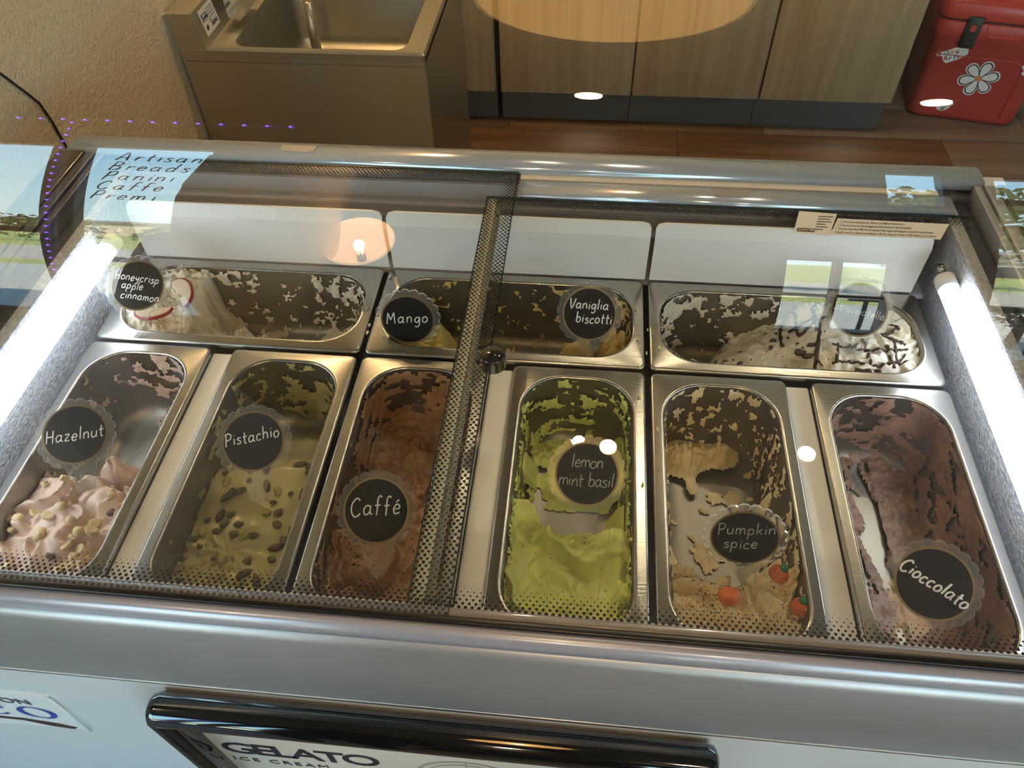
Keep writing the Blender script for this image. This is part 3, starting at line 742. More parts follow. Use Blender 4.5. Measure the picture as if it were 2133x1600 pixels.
lb2 = solo('scan_label', MB().add([(.906, .163, zl), (.950, .159, zl), (.968, .2065, zl), (.920, .2095, zl), (.906, .163, zl+.0003), (.950, .159, zl+.0003), (.968, .2065, zl+.0003), (.920, .2095, zl+.0003)], [(3, 2, 1, 0), (4, 5, 6, 7), (0, 1, 5, 4), (1, 2, 6, 5), (2, 3, 7, 6), (3, 0, 4, 7)]), STW2, 'small white label reading SCAN ME, left of the instruction label', 'label', (.93, .18, zl))
part('caption_bar', MB().add([(.9105, .166, zl+.0004), (.9325, .1655, zl+.0004), (.935, .173, zl+.0004), (.913, .1735, zl+.0004)], [(0, 1, 2, 3)]), mat('brown_ink', (.07, .03, .02), .5), lb2)
part('caption_text', font_mesh('SCAN ME', .0052, 0, Matrix.Translation((.9125, .1678, zl+.0006)), bold=.00008, shear=.3, space=.9), STW2, lb2)
ms = [font_mesh(t_, .0042, 0, Matrix.Translation((.9425-.001*i, .1985-.0052*i, zl+.0005)), shear=.3, space=.85) for i, t_ in enumerate(['Scan the code', 'for manual', 'video and more', 'about care'])] if False else []
m_ = MB()
for i in range(6): m_.box(.943-.0018*i, .943-.0018*i+(.019, .016, .018, .012, .015, .010)[i], .1985-.0055*i, .2000-.0055*i, zl+.0004, zl+.0006)
part('fine_print', m_, GRY, lb2)

# ---------------------------------------------------------------- poster frame and logo on the front
pf = thing('poster_holder', 'glossy black poster frame on the freezer front', 'frame', (.5, -.43, -.45))
def capsule(zc, yc, r, x0, x1):
    m = MB(); pr = [(x0, r*.55), (x0+.004, r*.9), (x0+.012, r), (x1-.012, r), (x1-.004, r*.9), (x1, r*.55)]
    return m.tube([(x, yc, zc) for x, _ in pr], [q for _, q in pr], 24)
part('top_bar', capsule(-.095, -.4285, .018, .222, .800), BLACKP, pf)
part('side_bar', MB().box(.210, .230, -.440, -.410, -.70, -.115, .006), BLACKP, pf)
part('side_bar', MB().box(.767, .790, -.440, -.410, -.70, -.115, .006), BLACKP, pf)
PST = mat('poster_paper', (.66, .58, .48), .35, noise=(.60, .52, .43), nscale=6)
ps_ = thing('poster', 'cream poster printed GELATO with tile ornaments, in the black frame', 'poster', (.5, -.414, -.45))
part('paper', MB().box(.226, .767, -.4145, -.4115, -.69, -.14), PST, ps_)
RX = Matrix.Rotation(PI/2, 4, 'X')
part('title', font_mesh('GELATO', .060, .0003, Matrix.Translation((.236, -.4150, -.292)) @ RX, bold=.0008, space=.80), INK, ps_)
part('subtitle', font_mesh('ICE CREAM', .021, .0003, Matrix.Translation((.237, -.4150, -.326)) @ RX, bold=-.0003, space=1.25), INK, ps_)
ORN = mat('ornament_taupe', (.36, .31, .25), .5); ORN2 = mat('ornament_light', (.66, .63, .58), .5)
def ring(cx, cz_, r, w, a0=0, a1=360, n=28):
    m = MB(); vs = []; fs = []
    for k in range(n+1):
        a = math.radians(a0+(a1-a0)*k/n)
        for q in (r-w/2, r+w/2): vs.append((cx+q*math.cos(a), -.4149, cz_+q*math.sin(a)))
    for k in range(n): fs.append((2*k, 2*k+1, 2*k+3, 2*k+2))
    return m.add([v for v in vs if True], fs)
m_ = MB(); m2_ = MB()
for cx, c2 in ((.54, -.30), (.67, -.30), (.36, -.40), (.48, -.42)):
    for r_ in (.062, .050):
        q = ring(cx, c2, r_, .005 if r_ > .055 else .003); m_.add(q.v, q.f)
    for k in range(4):
        a = PI/2*k+PI/4; q = MB().prism([(cx+.022*math.cos(a)+.013*math.cos(t), c2+.022*math.sin(a)+.013*math.sin(t)) for t in [2*PI*j/14 for j in range(14)]], lambda u, v, d: (u, d, v), -.4149, -.4146); m_.add(q.v, q.f)
    for dx, dz in ((1, 0), (0, 1)):
        q = MB().box(cx-.062*dx-.0012*dz, cx+.062*dx+.0012*dz, -.4150, -.4147, c2-.062*dz-.0012*dx, c2+.062*dz+.0012*dx); m_.add(q.v, q.f)
m_.v = [(x, y, z) for x, y, z in m_.v]
part('ornament', m_, ORN, ps_)['kind'] = 'stuff'
lg = solo('logo_plate', MB().prism([(-.30, -.158), (.068, -.158), (.062, -.275), (-.30, -.30)], lambda u, v, d: (u, d, v), -.4105, -.4085), mat('logo_white', (.78, .80, .80), .3), 'pale logo plate on the freezer front, blue letters CO at lower left', 'sign', (-.05, -.409, -.22))
part('small_letters', font_mesh('RATION', .024, .0002, Matrix.Translation((-.057, -.4112, -.190)) @ RX, bold=.0, space=1.05), mat('dark_grey_ink', (.08, .08, .10), .5), lg)
BLU = mat('blue_letter', (.03, .07, .38), .4)
def eO(cx, cz_, rx, rz, ix, n=36, a0=0, a1=360):
    vs = []; fs = []
    for k in range(n+1):
        a = math.radians(a0+(a1-a0)*k/n)
        vs.append((cx+rx*math.cos(a), -.4113, cz_+rz*math.sin(a))); vs.append((cx+ix*math.cos(a), -.4113, cz_+rz*.90*math.sin(a)))
    for k in range(n): fs.append((2*k, 2*k+1, 2*k+3, 2*k+2))
    return MB().add(vs, fs)
m_ = join(eO(.024, -.220, .024, .020, .0155), eO(-.034, -.220, .024, .020, .0155, a0=42, a1=318), MB().box(-.0175, -.0150, -.4116, -.4113, -.214, -.200), eO(-.092, -.220, .024, .020, .0155, a0=42, a1=318))
part('large_letters', m_, BLU, lg)
m_ = MB().prism([(-.12, -.262), (-.06, -.250), (-.01, -.250), (.03, -.258), (.052, -.268), (.046, -.274), (.02, -.270), (-.01, -.2565), (-.06, -.2555), (-.12, -.266)], lambda u, v, d: (u, d, v), -.4116, -.4105)
part('swoosh', m_, mat('dark_brown_ink', (.05, .03, .03), .4), lg)
part('edge_line', MB().tube([(.070, -.4108, -.160), (.066, -.4108, -.278)], .0012, 6), WHITEP, lg)
#CONT2
# ---------------------------------------------------------------- pans
FLZ = -.112
def pan(x0, x1, y0, y1, label):
    t = thing('gelato_pan', label, 'pan', ((x0+x1)/2, (y0+y1)/2, -.118), 'steel gelato pans')
    ix, iy, r = .0150, .0165, .050
    L = [rrect(x0+.0006, x1-.0006, y0+.0006, y1-.0006, .007, 8, -.010), rrect(x0, x1, y0, y1, .008, 8, -.004), rrect(x0+.001, x1-.001, y0+.001, y1-.001, .008, 8, -.0008), rrect(x0+.003, x1-.003, y0+.003, y1-.003, .008, 8, 0),
         rrect(x0+ix-.0035, x1-ix+.0035, y0+iy-.0035, y1-iy+.0035, r+.003, 8, -.0006), rrect(x0+ix-.0012, x1-ix+.0012, y0+iy-.0012, y1-iy+.0012, r+.001, 8, .0003), rrect(x0+ix, x1-ix, y0+iy, y1-iy, r, 8, -.0018)]
    part('rim', MB().loft(L, smooth=True), STEEL, t)
    a = (x0+ix, x1-ix, y0+iy, y1-iy)
    L = [rrect(*a, r, 8, -.0018)]
    for z, i in ((-.02, .0012), (-.06, .004), (-.095, .0065), (-.106, .0105), (-.112, .019)):
        L.append(rrect(a[0]+i, a[1]-i, a[2]+i, a[3]-i, r, 8, z))
    L.append(rrect(a[0]+.04, a[1]-.04, a[2]+.04, a[3]-.04, .02, 8, -.1125))
    m = MB().loft(L, smooth=True); m.add(L[-1], [tuple(range(36))]); 
    part('basin', m, STEELIN, t)
    return a
PANS = {}
PANS['honey'] = pan(0, .360, 0, .165, 'steel pan at the back left, sideways, holding cream-white gelato with an apple slice')
PANS['mid'] = pan(.366, .726, 0, .165, 'sideways steel pan in the middle of the back row with two small yellow mounds')
PANS['strac'] = pan(.732, 1.092, 0, .165, 'sideways steel pan at the back right holding white chocolate-streaked gelato')
for k, x, lab in (('hazel', 0, 'front-row steel pan at the far left with nut-topped beige gelato'), ('pist', .195, 'front-row steel pan of dull green gelato with pistachios'), ('caffe', .366, 'front-row steel pan of brown coffee gelato'), ('lemon', .561, 'front-row steel pan of bright lime-green gelato'), ('pump', .732, 'front-row steel pan with cream gelato and candy pumpkins'), ('cioc', .927, 'front-row steel pan at the far right, scraped chocolate gelato')):
    PANS[k] = pan(x, x+.165, -.366, -.006, lab)

def wall_in(z): return np.interp(-z, [0, .02, .06, .095, .106, .112], [0, .0012, .004, .0065, .0105, .019])
def gmat(name, c1, c2, rough=.42, nscale=30, bump=.5, bscale=260, sss=.0):
    m, t, b = nt(name)
    tcn = t.nodes.new('ShaderNodeTexCoord')
    n = t.nodes.new('ShaderNodeTexNoise'); n.inputs['Scale'].default_value = nscale; n.inputs['Detail'].default_value = 5
    t.links.new(tcn.outputs['Object'], n.inputs[0])
    r = t.nodes.new('ShaderNodeValToRGB'); r.color_ramp.elements[0].position = .38; r.color_ramp.elements[1].position = .62
    r.color_ramp.elements[0].color = tuple(c1)+(1,); r.color_ramp.elements[1].color = tuple(c2)+(1,)
    t.links.new(n.outputs[0], r.inputs[0]); t.links.new(r.outputs[0], b.inputs['Base Color'])
    b.inputs['Roughness'].default_value = rough
    n2 = t.nodes.new('ShaderNodeTexNoise'); n2.inputs['Scale'].default_value = bscale; n2.inputs['Detail'].default_value = 4
    t.links.new(tcn.outputs['Object'], n2.inputs[0])
    bp = t.nodes.new('ShaderNodeBump'); bp.inputs['Strength'].default_value = bump; bp.inputs['Distance'].default_value = .0012
    t.links.new(n2.outputs[0], bp.inputs['Height']); t.links.new(bp.outputs[0], b.inputs['Normal'])
    if sss:
        b.inputs['Subsurface Weight'].default_value = sss; b.inputs['Subsurface Radius'].default_value = (.004, .003, .002); b.inputs['Subsurface Scale'].default_value = 1
    return m
HF = {}
def grid_mesh(X, Y, Z, keep, name, off):
    ny, nx = X.shape
    idx = -np.ones(X.shape, int)
    f = keep[:-1, :-1] & keep[1:, :-1] & keep[:-1, 1:] & keep[1:, 1:] if keep.shape == X.shape else keep
    used = np.zeros(X.shape, bool)
    used[:-1, :-1] |= f; used[1:, :-1] |= f; used[:-1, 1:] |= f; used[1:, 1:] |= f
    idx[used] = np.arange(used.sum())
    vs = np.stack([X[used]-off[0], Y[used]-off[1], Z[used]-off[2]], 1)
    ii, jj = np.nonzero(f)
    fs = np.stack([idx[ii, jj], idx[ii, jj+1], idx[ii+1, jj+1], idx[ii+1, jj]], 1)
    me = D.meshes.new(name)
    me.from_pydata(vs.tolist(), [], fs.tolist())
    me.polygons.foreach_set('use_smooth', [True]*len(fs)); me.update()
    return me
def gelato(key, label, loc, hfun, wallfun, mt, seed, step=.0018, thinmat=None, res_label=None):
    """hfun(x, y, u, v) -> surface height; wallfun(p_x, p_y, z, s) -> residue thickness"""
    x0, x1, y0, y1 = PANS[key]; r = .050
    t = thing('gelato', label, 'gelato', loc, 'gelato in the steel pans')
    nx = int((x1-x0)/step); ny = int((y1-y0)/step)
    X, Y = np.meshgrid(np.linspace(x0, x1, nx), np.linspace(y0, y1, ny))
    U = (X-x0)/(x1-x0); V = (Y-y0)/(y1-y0)
    Z = hfun(X, Y, U, V)
    # clip to the pan's rounded outline at that depth
    ins = wall_in(np.clip(Z, -.112, 0))+.0006
    cx = np.clip(X, x0+r, x1-r); cy = np.clip(Y, y0+r, y1-r)
    dx, dy = X-cx, Y-cy; dd = np.hypot(dx, dy); R_ = r-ins
    out = dd > R_
    k = np.where(out, R_/np.maximum(dd, 1e-6), 1)
    keepv = dd <= r+.001
    X2, Y2 = cx+dx*k, cy+dy*k
    floorz = -.1115
    # floor also rises at the fillet
    ef = dd-(r-.022); fl = floorz+np.where(ef > 0, (np.clip(ef, 0, .012)/.012)**2*.007, 0)
    keepv &= Z > fl+.0006
    me = grid_mesh(X2, Y2, Z, keepv, 'mass', loc)
    o = mkobj('mass', me, mt, t)
    HF[key] = HF.get(key, []) + [(X[0], Y[:, 0], Z)]
    if wallfun is not None:
        P = np.array(rrect(x0, x1, y0, y1, r, 40, 0))
        # resample evenly
        Q = np.vstack([P, P[:1]])[:, :2]; d = np.r_[0, np.cumsum(np.hypot(*np.diff(Q, axis=0).T))]
        ns = int(d[-1]/.0022); s = np.linspace(0, d[-1], ns+1)
        px = np.interp(s, d, Q[:, 0]); py = np.interp(s, d, Q[:, 1])
        ncx = np.clip(px, x0+r, x1-r); ncy = np.clip(py, y0+r, y1-r)
        nxv, nyv = px-ncx, py-ncy; L = np.hypot(nxv, nyv); nxv, nyv = nxv/L, nyv/L
        zz = np.linspace(-.0015, -.111, 52)
        S, ZZ = np.meshgrid(s, zz); PX = np.tile(px, (len(zz), 1)); PY = np.tile(py, (len(zz), 1))
        th = wallfun(PX, PY, ZZ, S)
        # make the seam periodic enough
        ins = wall_in(ZZ)+.0004+np.clip(th, 0, None)
        GX = PX-nxv*ins; GY = PY-nyv*ins
        me = grid_mesh(GX, GY, ZZ, th > 0, 'residue', loc)
        if len(me.polygons): mkobj('residue', me, thinmat or mt, t)['kind'] = 'stuff'
    return t
def hat(key, x, y, which=0):
    xs, ys, Z = HF[key][which]
    i = min(max(int(np.searchsorted(ys, y)), 0), len(ys)-1); j = min(max(int(np.searchsorted(xs, x)), 0), len(xs)-1)
    return float(Z[i, j])
def patches(X, Y, seed, f, thr, amp, st=(1, 1), soft=.12):
    n = fbm(X*f*st[0], Y*f*st[1], seed, 5, .55)
    return np.clip((n-thr)/soft, 0, 1)**.7*amp*(.45+.9*fbm(X*260, Y*260, seed+3, 3))
FLOOR = -.1115
def crumb(X, Y, seed, f=160): 
    q = fbm(X*f, Y*f, seed, 4); return np.abs(q-.5)*2

def res(S, Z, seed, cov, f=85, amp=.0028, sx=1.0, sz=1.0):
    n = fbm(S*f*sx, Z*f*sz, seed, 6, .62); thr = .5+(.5-cov)*.30
    t = (.22+.78*np.clip((n-thr)/.10, 0, 1))*amp*(.35+1.1*fbm(S*330, Z*330, seed+4, 3))
    return np.where((n > thr) & (cov > .02), t, -1)
def g_hazel(X, Y, U, V):
    yb = -.178+.022*(fbm(X*26, X*0, 2)-.5)-.02*(U > .55)*(U-.55)
    L = -.027-.010*(1-V)+.015*folds(X, Y, 17, 4.2, 11)+.0035*folds(X, Y, 42, 3.0, 13)
    e = sst(0, .026, yb-Y+.006*(fbm(X*90, Y*90, 3)-.5))
    Z = FLOOR+(L-FLOOR)*e
    lump = np.exp(-(((X-.098)/.024)**2+((Y+.176)/.012)**2))*.050*(.8+.6*crumb(X, Y, 8, 120)); Z = np.maximum(Z, FLOOR+.035*0+lump*1.4-.006+0*X)
    Z = np.where(lump > .010, np.maximum(Z, -.066+lump*1.0), Z)
    fl = patches(X, Y, 21, 22, .60, .004)
    return np.maximum(Z, FLOOR+fl)
def w_hazel(X, Y, Z, S):
    cov = .62*sst(-.12, -.05, Y)*sst(.05, .10, X)+.10
    t = res(S, Z, 31, cov, 60, .0022, 1, 1.5)
    return np.where((Y < -.19) & (Z < -.03), np.maximum(t, .001), t)
g = gelato('hazel', 'pinkish-beige hazelnut gelato whipped in folds, topped with hazelnuts', (.08, -.27, -.112), g_hazel, w_hazel, gmat('gel_hazel', (.54, .39, .31), (.64, .48, .39), .38, 12, .25), 1)

def g_pist(X, Y, U, V):
    yb = -.118+.02*(fbm(X*20, X*0, 7)-.5)+.015*U
    L = -.050+.0028*folds(X, Y, 16, 3.2, 41)+.003*fbm(X*14, Y*14, 5)
    L = L+.0025*np.sin(10*np.arctan2(Y+.27, X-.265)+60*np.hypot(X-.265, Y+.27))*np.exp(-(np.hypot(X-.265, Y+.27)/.04)**2)
    L = L+.003*folds(X, Y, 40, 3.0, 43)*np.exp(-(np.hypot(X-.258, Y+.285)/.035)**2)*1.6
    e = sst(0, .05, yb-Y)
    Z = FLOOR+.028+(L-FLOOR-.028)*e-.028*sst(.0, .04, Y-yb-.02)
    return np.maximum(Z, FLOOR+patches(X, Y, 22, 20, .5, .004))
def w_pist(X, Y, Z, S): return res(S, Z, 32, .16+.42*sst(-.12, -.05, Y), 70, .0026, .7, 1.3)
gelato('pist', 'smooth dull-green pistachio gelato scattered with pistachio pieces', (.278, -.25, -.112), g_pist, w_pist, gmat('gel_pist', (.37, .335, .13), (.44, .40, .19), .3, 10, .12), 2)

def g_caffe(X, Y, U, V):
    yb = -.212+.015*(fbm(X*22, X*0, 7)-.5)
    L = -.038+.015*folds(X, Y, 20, 4.2, 51)+.003*folds(X, Y, 50, 3.2, 53)
    pit = np.exp(-(((X-.440)/.014)**2+((Y+.300)/.012)**2)); L = L-.02*pit
    e = sst(0, .035, yb-Y+.005*(fbm(X*90, Y*90, 3)-.5))
    base = FLOOR+.016+.02*sst(-.05, -.2, Y)*0+.010*crumb(X, Y, 58, 55)+.006*fbm(X*15, Y*15, 9)
    base = base+.03*np.exp(-(((X-.405)/.018)**2+((Y+.13)/.05)**2))*(.6+.8*crumb(X, Y, 4, 90))
    bare = patches(X, Y, 24, 14, .56, 1.0)
    base = np.where((bare > .35) & (X > .43), FLOOR+.003+0*X, base)
    return np.where(e > .01, base+(L-base)*e, base)
def w_caffe(X, Y, Z, S): return res(S, Z, 33, .45+.35*sst(-.16, -.06, Y)+.2*sst(-.04, -.1, Z), 50, .003, .7, 1.6)
gelato('caffe', 'brown coffee gelato sprinkled with dark coffee grounds', (.449, -.28, -.112), g_caffe, w_caffe, gmat('gel_caffe', (.31, .165, .08), (.40, .23, .12), .42, 14, .4), 3)

def g_lemon(X, Y, U, V):
    yb = -.200+.040*sst(.42, .0, U)*1.0+.012*(fbm(X*40, X*0, 7)-.5)-.012*np.exp(-((U-.5)/.2)**2)
    L = -.038+.019*folds(X, Y, 15, 4.2, 64)+.004*folds(X, Y, 38, 3.2, 66)
    L = L+.014*np.exp(-(np.hypot(X-.655, Y+.236)/.011)**2)*(.7+.7*crumb(X, Y, 6, 150))
    e = sst(0, .022, yb-Y+.010*(fbm(X*80, Y*80, 3, 4)-.5))
    Z = FLOOR+(L-FLOOR)*e
    bk = FLOOR+.018*sst(-.16, -.07, Y)*sst(-.02, -.07, Y)*np.clip((fbm(X*22, Y*22, 66, 4)-.38)*5, 0, 1)*(.6+.6*crumb(X, Y, 2))
    side = FLOOR+.045*sst(.026, .006, np.minimum(X-PANS['lemon'][0], PANS['lemon'][1]-X))*np.clip((fbm(Y*28, X*5, 68, 4)-.44)*6, 0, 1)
    return np.maximum(np.maximum(Z, bk), side)
def w_lemon(X, Y, Z, S): return res(S, Z, 34, .26+.42*np.exp(-((Z+.038)/.018)**2)*sst(-.2, -.1, Y)+.2*sst(-.1, -.2, Y), 62, .0042, .6, 1.7)
GLEM = gmat('gel_lemon', (.64, .71, .20), (.74, .79, .30), .36, 16, .3)
gelato('lemon', 'bright lime-green lemon mint basil gelato, thick waves with green flecks', (.643, -.27, -.112), g_lemon, w_lemon, GLEM, 4)

def g_pump(X, Y, U, V):
    yb = -.248+.034*sst(.30, .0, U)+.016*sst(.5, .95, U)+.014*(fbm(X*45, X*0, 8)-.5)
    L = -.042+.021*folds(X, Y, 18, 4.2, 75)+.004*folds(X, Y, 44, 3.2, 76)
    e = sst(0, .020, yb-Y+.008*(fbm(X*90, Y*90, 4)-.5))
    Z = FLOOR+(L-FLOOR)*e
    m = np.exp(-(((X-.780)/.028)**2+((Y+.058)/.024)**2))*.040+np.exp(-(((X-.832)/.022)**2+((Y+.052)/.018)**2))*.030+np.exp(-(((X-.795)/.012)**2+((Y+.105)/.016)**2))*.011
    q = m*(.75+.6*crumb(X, Y, 5, 110)); q = np.where(m > .0075, q, 0)
    side = FLOOR+.055*sst(.020, .004, PANS['pump'][1]-X)*np.clip((fbm(Y*34, X*5, 78, 4)-.50)*7, 0, 1)*(Y < -.10)
    side2 = FLOOR+.055*sst(.016, .003, X-PANS['pump'][0])*np.clip((fbm(Y*34, X*5, 79, 4)-.45)*7, 0, 1)*(Y < -.15)
    fl = FLOOR+patches(X, Y, 25, 26, .68, .003)
    return np.maximum.reduce([Z, FLOOR+q, side, side2, fl])
def w_pump(X, Y, Z, S): return res(S, Z, 35, .34+.10*sst(-.2, -.1, Y)+.12*sst(-.03, -.005, Z), 95, .0024, 1.2, .8)
gelato('pump', 'cream-orange pumpkin spice gelato dusted with spice under candy pumpkins', (.8145, -.30, -.112), g_pump, w_pump, gmat('gel_pump', (.80, .62, .33), (.92, .83, .60), .42, 9, .35), 5)

def g_cioc(X, Y, U, V):
    yb = -.322+.010*(fbm(X*40, X*0, 8)-.5)+.03*sst(.55, 1, U)
    L = -.050+.010*folds(X, Y, 18, 3.4, 85)
    e = sst(0, .02, yb-Y)
    Z = FLOOR+(L-FLOOR)*e
    st = fbm(X*60+Y*14, Y*16, 86, 5, .6); p = np.clip((st-.50)/.05, 0, 1)*(.003+.006*crumb(X, Y, 5, 120))
    p = np.where(U > .58, np.maximum(p, .005+.008*crumb(X, Y, 9, 80)), p)
    p = p*np.where((U < .45) & (np.abs(V-.55) < .3), (st > .50), 1)
    return np.maximum(Z, FLOOR+p)
def w_cioc(X, Y, Z, S): return res(S, Z, 36, .46+.55*sst(1.0, 1.06, X)+.1*sst(-.12, -.04, Y), 55, .0026, .8, 1.3)
gelato('cioc', 'scraped-down chocolate gelato clinging to the pan, streaky and brown', (1.0095, -.30, -.112), g_cioc, w_cioc, gmat('gel_cioc', (.20, .115, .082), (.34, .205, .155), .42, 22, .6), 6)

def g_honey(X, Y, U, V):
    xb = .112+.016*(fbm(Y*40, Y*0, 9)-.5)
    L = -.014-.016*sst(.07, .015, Y)+.010*folds(X, Y, 34, 3.8, 93)+.016*crumb(X, Y, 4, 95)
    e = sst(0, .010, xb-X+.006*(fbm(X*90, Y*90, 4)-.5))
    base = FLOOR+.070*sst(.170, .105, X+.25*(Y-.05)+.02*(fbm(X*40, Y*40, 96)-.5))*(.6+.5*crumb(X, Y, 5, 60))
    Z = base+(L-base)*e
    m2 = FLOOR+.082*np.exp(-(((X-.205)/.032)**2+((Y-.052)/.018)**2))*(.7+.6*crumb(X, Y, 7, 90))
    m2 = np.where(m2 > FLOOR+.022, m2, FLOOR)
    m2 = np.maximum(m2, FLOOR+.075*np.exp(-(((X-.165)/.026)**2+((Y-.07)/.022)**2))*(.7+.5*crumb(X, Y, 9, 90)))
    m3 = FLOOR+0*X
    fl = FLOOR+patches(X, Y, 27, 22, .57, .004)
    return np.maximum.reduce([Z, m2, m3, fl])
def w_honey(X, Y, Z, S):
    back = sst(.10, .14, Y); cov = .14+.55*back*sst(.20, .15, X)*sst(-.055, -.02, Z)+.42*back*sst(.22, .28, X)+.35*sst(.30, .34, X)
    return res(S, Z, 37, cov, 80, .0042)
GHON = gmat('gel_honey', (.70, .60, .44), (.82, .77, .68), .4, 16, .5)
gelato('honey', 'cream-white honeycrisp apple gelato piled in a rough block at the left end', (.07, .08, -.112), g_honey, w_honey, GHON, 7)

def g_mango(X, Y, U, V):
    m = .104*np.exp(-(((X-.432)/.044)**4+((Y-.058)/.040)**4))*(.8+.35*crumb(X, Y, 3, 70))+.008*folds(X, Y, 25, 3, 6)
    m = np.where(X < .500, m, 0); m = np.where(m > .030, m, 0)
    return FLOOR+m+patches(X, Y, 28, 20, .66, .003)*(X < .56)
MATS_G = {'mango': gmat('gel_mango', (.58, .43, .10), (.66, .52, .17), .38, 12, .35)}
GEL_MANGO = gelato('mid', 'low yellow mound of mango gelato at the left end of the middle pan', (.43, .04, -.112), g_mango, lambda X, Y, Z, S: np.where(X < .56, res(S, Z, 38, .12+.25*sst(.40, .385, X), 80, .002), -1), MATS_G['mango'], 8)
def g_van(X, Y, U, V):
    m = .094*np.exp(-(((X-.640)/.027)**4+((Y-.072)/.030)**2))*(.7+.5*crumb(X, Y, 3, 60))
    m = np.maximum(m, .108*np.exp(-(((X-.692)/.025)**4+((Y-.075)/.036)**2))*(.75+.45*crumb(X, Y, 6, 60)))
    m = np.where(m > .030, m, 0)
    return FLOOR+m+patches(X, Y, 29, 30, .62, .004)*(X > .58)
gelato('mid', 'broken yellow mound of vanilla biscotti gelato at the right end of the middle pan', (.67, .045, -.112), g_van, lambda X, Y, Z, S: np.where(X > .56, res(S, Z, 39, .10+.5*sst(.67, .70, X)+.3*sst(.1, .14, Y)*sst(-.03, -.01, Z)*sst(.66, .60, X), 85, .0035), -1), gmat('gel_van', (.60, .42, .13), (.68, .52, .23), .45, 14, .6), 9)

def g_strac(X, Y, U, V):
    xb = .930+.02*(fbm(Y*40, Y*0, 9)-.5)-.22*(Y-.08)*0
    L = -.017-.010*sst(.06, .0, Y)+.0075*folds(X, Y, 22, 3.8, 101)+.0025*folds(X, Y, 55, 3.2, 102)+.002*fbm(X*50, Y*50, 2)
    e = sst(-.012, .022, X-xb+.004*(fbm(X*90, Y*90, 4)-.5))
    edge = .800+.05*sst(.05, .15, Y)+.02*(fbm(X*50, Y*50, 104, 4)-.5)
    base = FLOOR+.020*0+np.clip((X-edge)/.10, 0, 1)**.45*.082*(.90+.14*crumb(X, Y, 5, 70))
    b2 = FLOOR+.075*np.exp(-(((X-.768)/.022)**2+((Y-.052)/.020)**2))*(.7+.6*crumb(X, Y, 5, 80)); b2 = np.where(b2 > FLOOR+.012, b2, FLOOR)
    Z = base+(L-base)*e
    return np.maximum(np.maximum(Z, b2), FLOOR+patches(X, Y, 30, 26, .60, .003))
def w_strac(X, Y, Z, S):
    back = sst(.10, .14, Y); cov = .10+.60*back*sst(-.055, -.025, Z)*sst(.93, .88, X)+.42*sst(.80, .765, X)
    return res(S, Z, 40, cov, 85, .0038)
GSTR = gmat('gel_strac', (.66, .60, .47), (.78, .76, .71), .36, 9, .25)
gs = gelato('strac', 'white stracciatella gelato streaked with dark chocolate lines', (.93, .08, -.112), g_strac, w_strac, GSTR, 10)
CHOC = mat('dark_chocolate', (.045, .022, .018), .3)
DR = [[(0.915, 0.086), (0.917, 0.123), (0.93, 0.147), (0.935, 0.134), (0.934, 0.097), (0.957, 0.115), (0.97, 0.119)], [(0.925, 0.114), (0.97, 0.12)], [(0.953, 0.094), (0.953, 0.135), (0.961, 0.14), (0.966, 0.127)], [(0.953, 0.135), (0.957, 0.098), (0.948, 0.063), (0.952, 0.038)], [(0.971, 0.07), (0.992, 0.068), (1.01, 0.067), (1.039, 0.065), (1.065, 0.072)], [(0.966, 0.043), (0.999, 0.044), (1.022, 0.039), (1.048, 0.049), (1.06, 0.063)], [(0.954, 0.021), (1.002, 0.029), (1.026, 0.029)], [(1.034, 0.095), (1.05, 0.086), (1.063, 0.078)], [(1.01, 0.085), (1.011, 0.059), (1.013, 0.038)], [(1.049, 0.083), (1.047, 0.049), (1.059, 0.048)], [(0.979, 0.082), (0.969, 0.039)], [(1.038, 0.057), (1.04, 0.036)], [(0.991, 0.032), (1.019, 0.022)], [(0.943, 0.029), (0.954, 0.08)], [(1.05, 0.115), (1.06, 0.106), (1.04, 0.096)]]
for l in DR:
    q = cr_path(l, 8); w_ = .0004+random.Random(len(l)*7+int(l[0][0]*999)).uniform(.0011, .0019)
    fine = []
    for i in range(len(q)-1):
        for k in range(3): t_ = k/3; fine.append((q[i][0]*(1-t_)+q[i+1][0]*t_, q[i][1]*(1-t_)+q[i+1][1]*t_))
    fine.append(q[-1])
    m_ = MB().tube([(x, max(y, .021), hat('strac', x, max(y, .021))+.0006) for x, y in fine], [w_*(.7+.6*abs(math.sin(i*.31+w_*4000))) for i in range(len(fine))], 6, flat=.6)
    part('chocolate_line', m_, CHOC, gs)
rnd = random.Random(12)
for k in range(46):
    x = rnd.uniform(.80, 1.06); y = rnd.uniform(.03, .14); z = hat('strac', x, y)
    if z < -.10: continue
    s = rnd.choice((.0010, .0014, .002, .0032, .0045)); a = rnd.uniform(0, PI)
    m_ = MB().prism([(s*math.cos(a+q)*rnd.uniform(.6, 1.3), s*math.sin(a+q)*rnd.uniform(.5, 1.1)) for q in (0, 1.2, 2.4, 3.7, 5)], lambda u, v, d: (x+u, y+v, z+d+u*.2), -.001, .0010)
    part('chocolate_flake', m_, CHOC, gs)
for (x, y, s) in ((.932, .066, .009), (.944, .072, .008), (.940, .058, .007), (.906, .105, .0055), (.838, .075, .005), (.86, .068, .005)):
    z = hat('strac', x, y)
    m_ = MB().prism([(s*math.cos(q)*rnd.uniform(.6, 1.2), s*.6*math.sin(q)*rnd.uniform(.6, 1.2)) for q in (0, .9, 2.0, 3.1, 4.2, 5.2)], lambda u, v, d: (x+u, y+v, z+d+u*.25), -.0015, .002)
    part('chocolate_flake', m_, CHOC, gs)

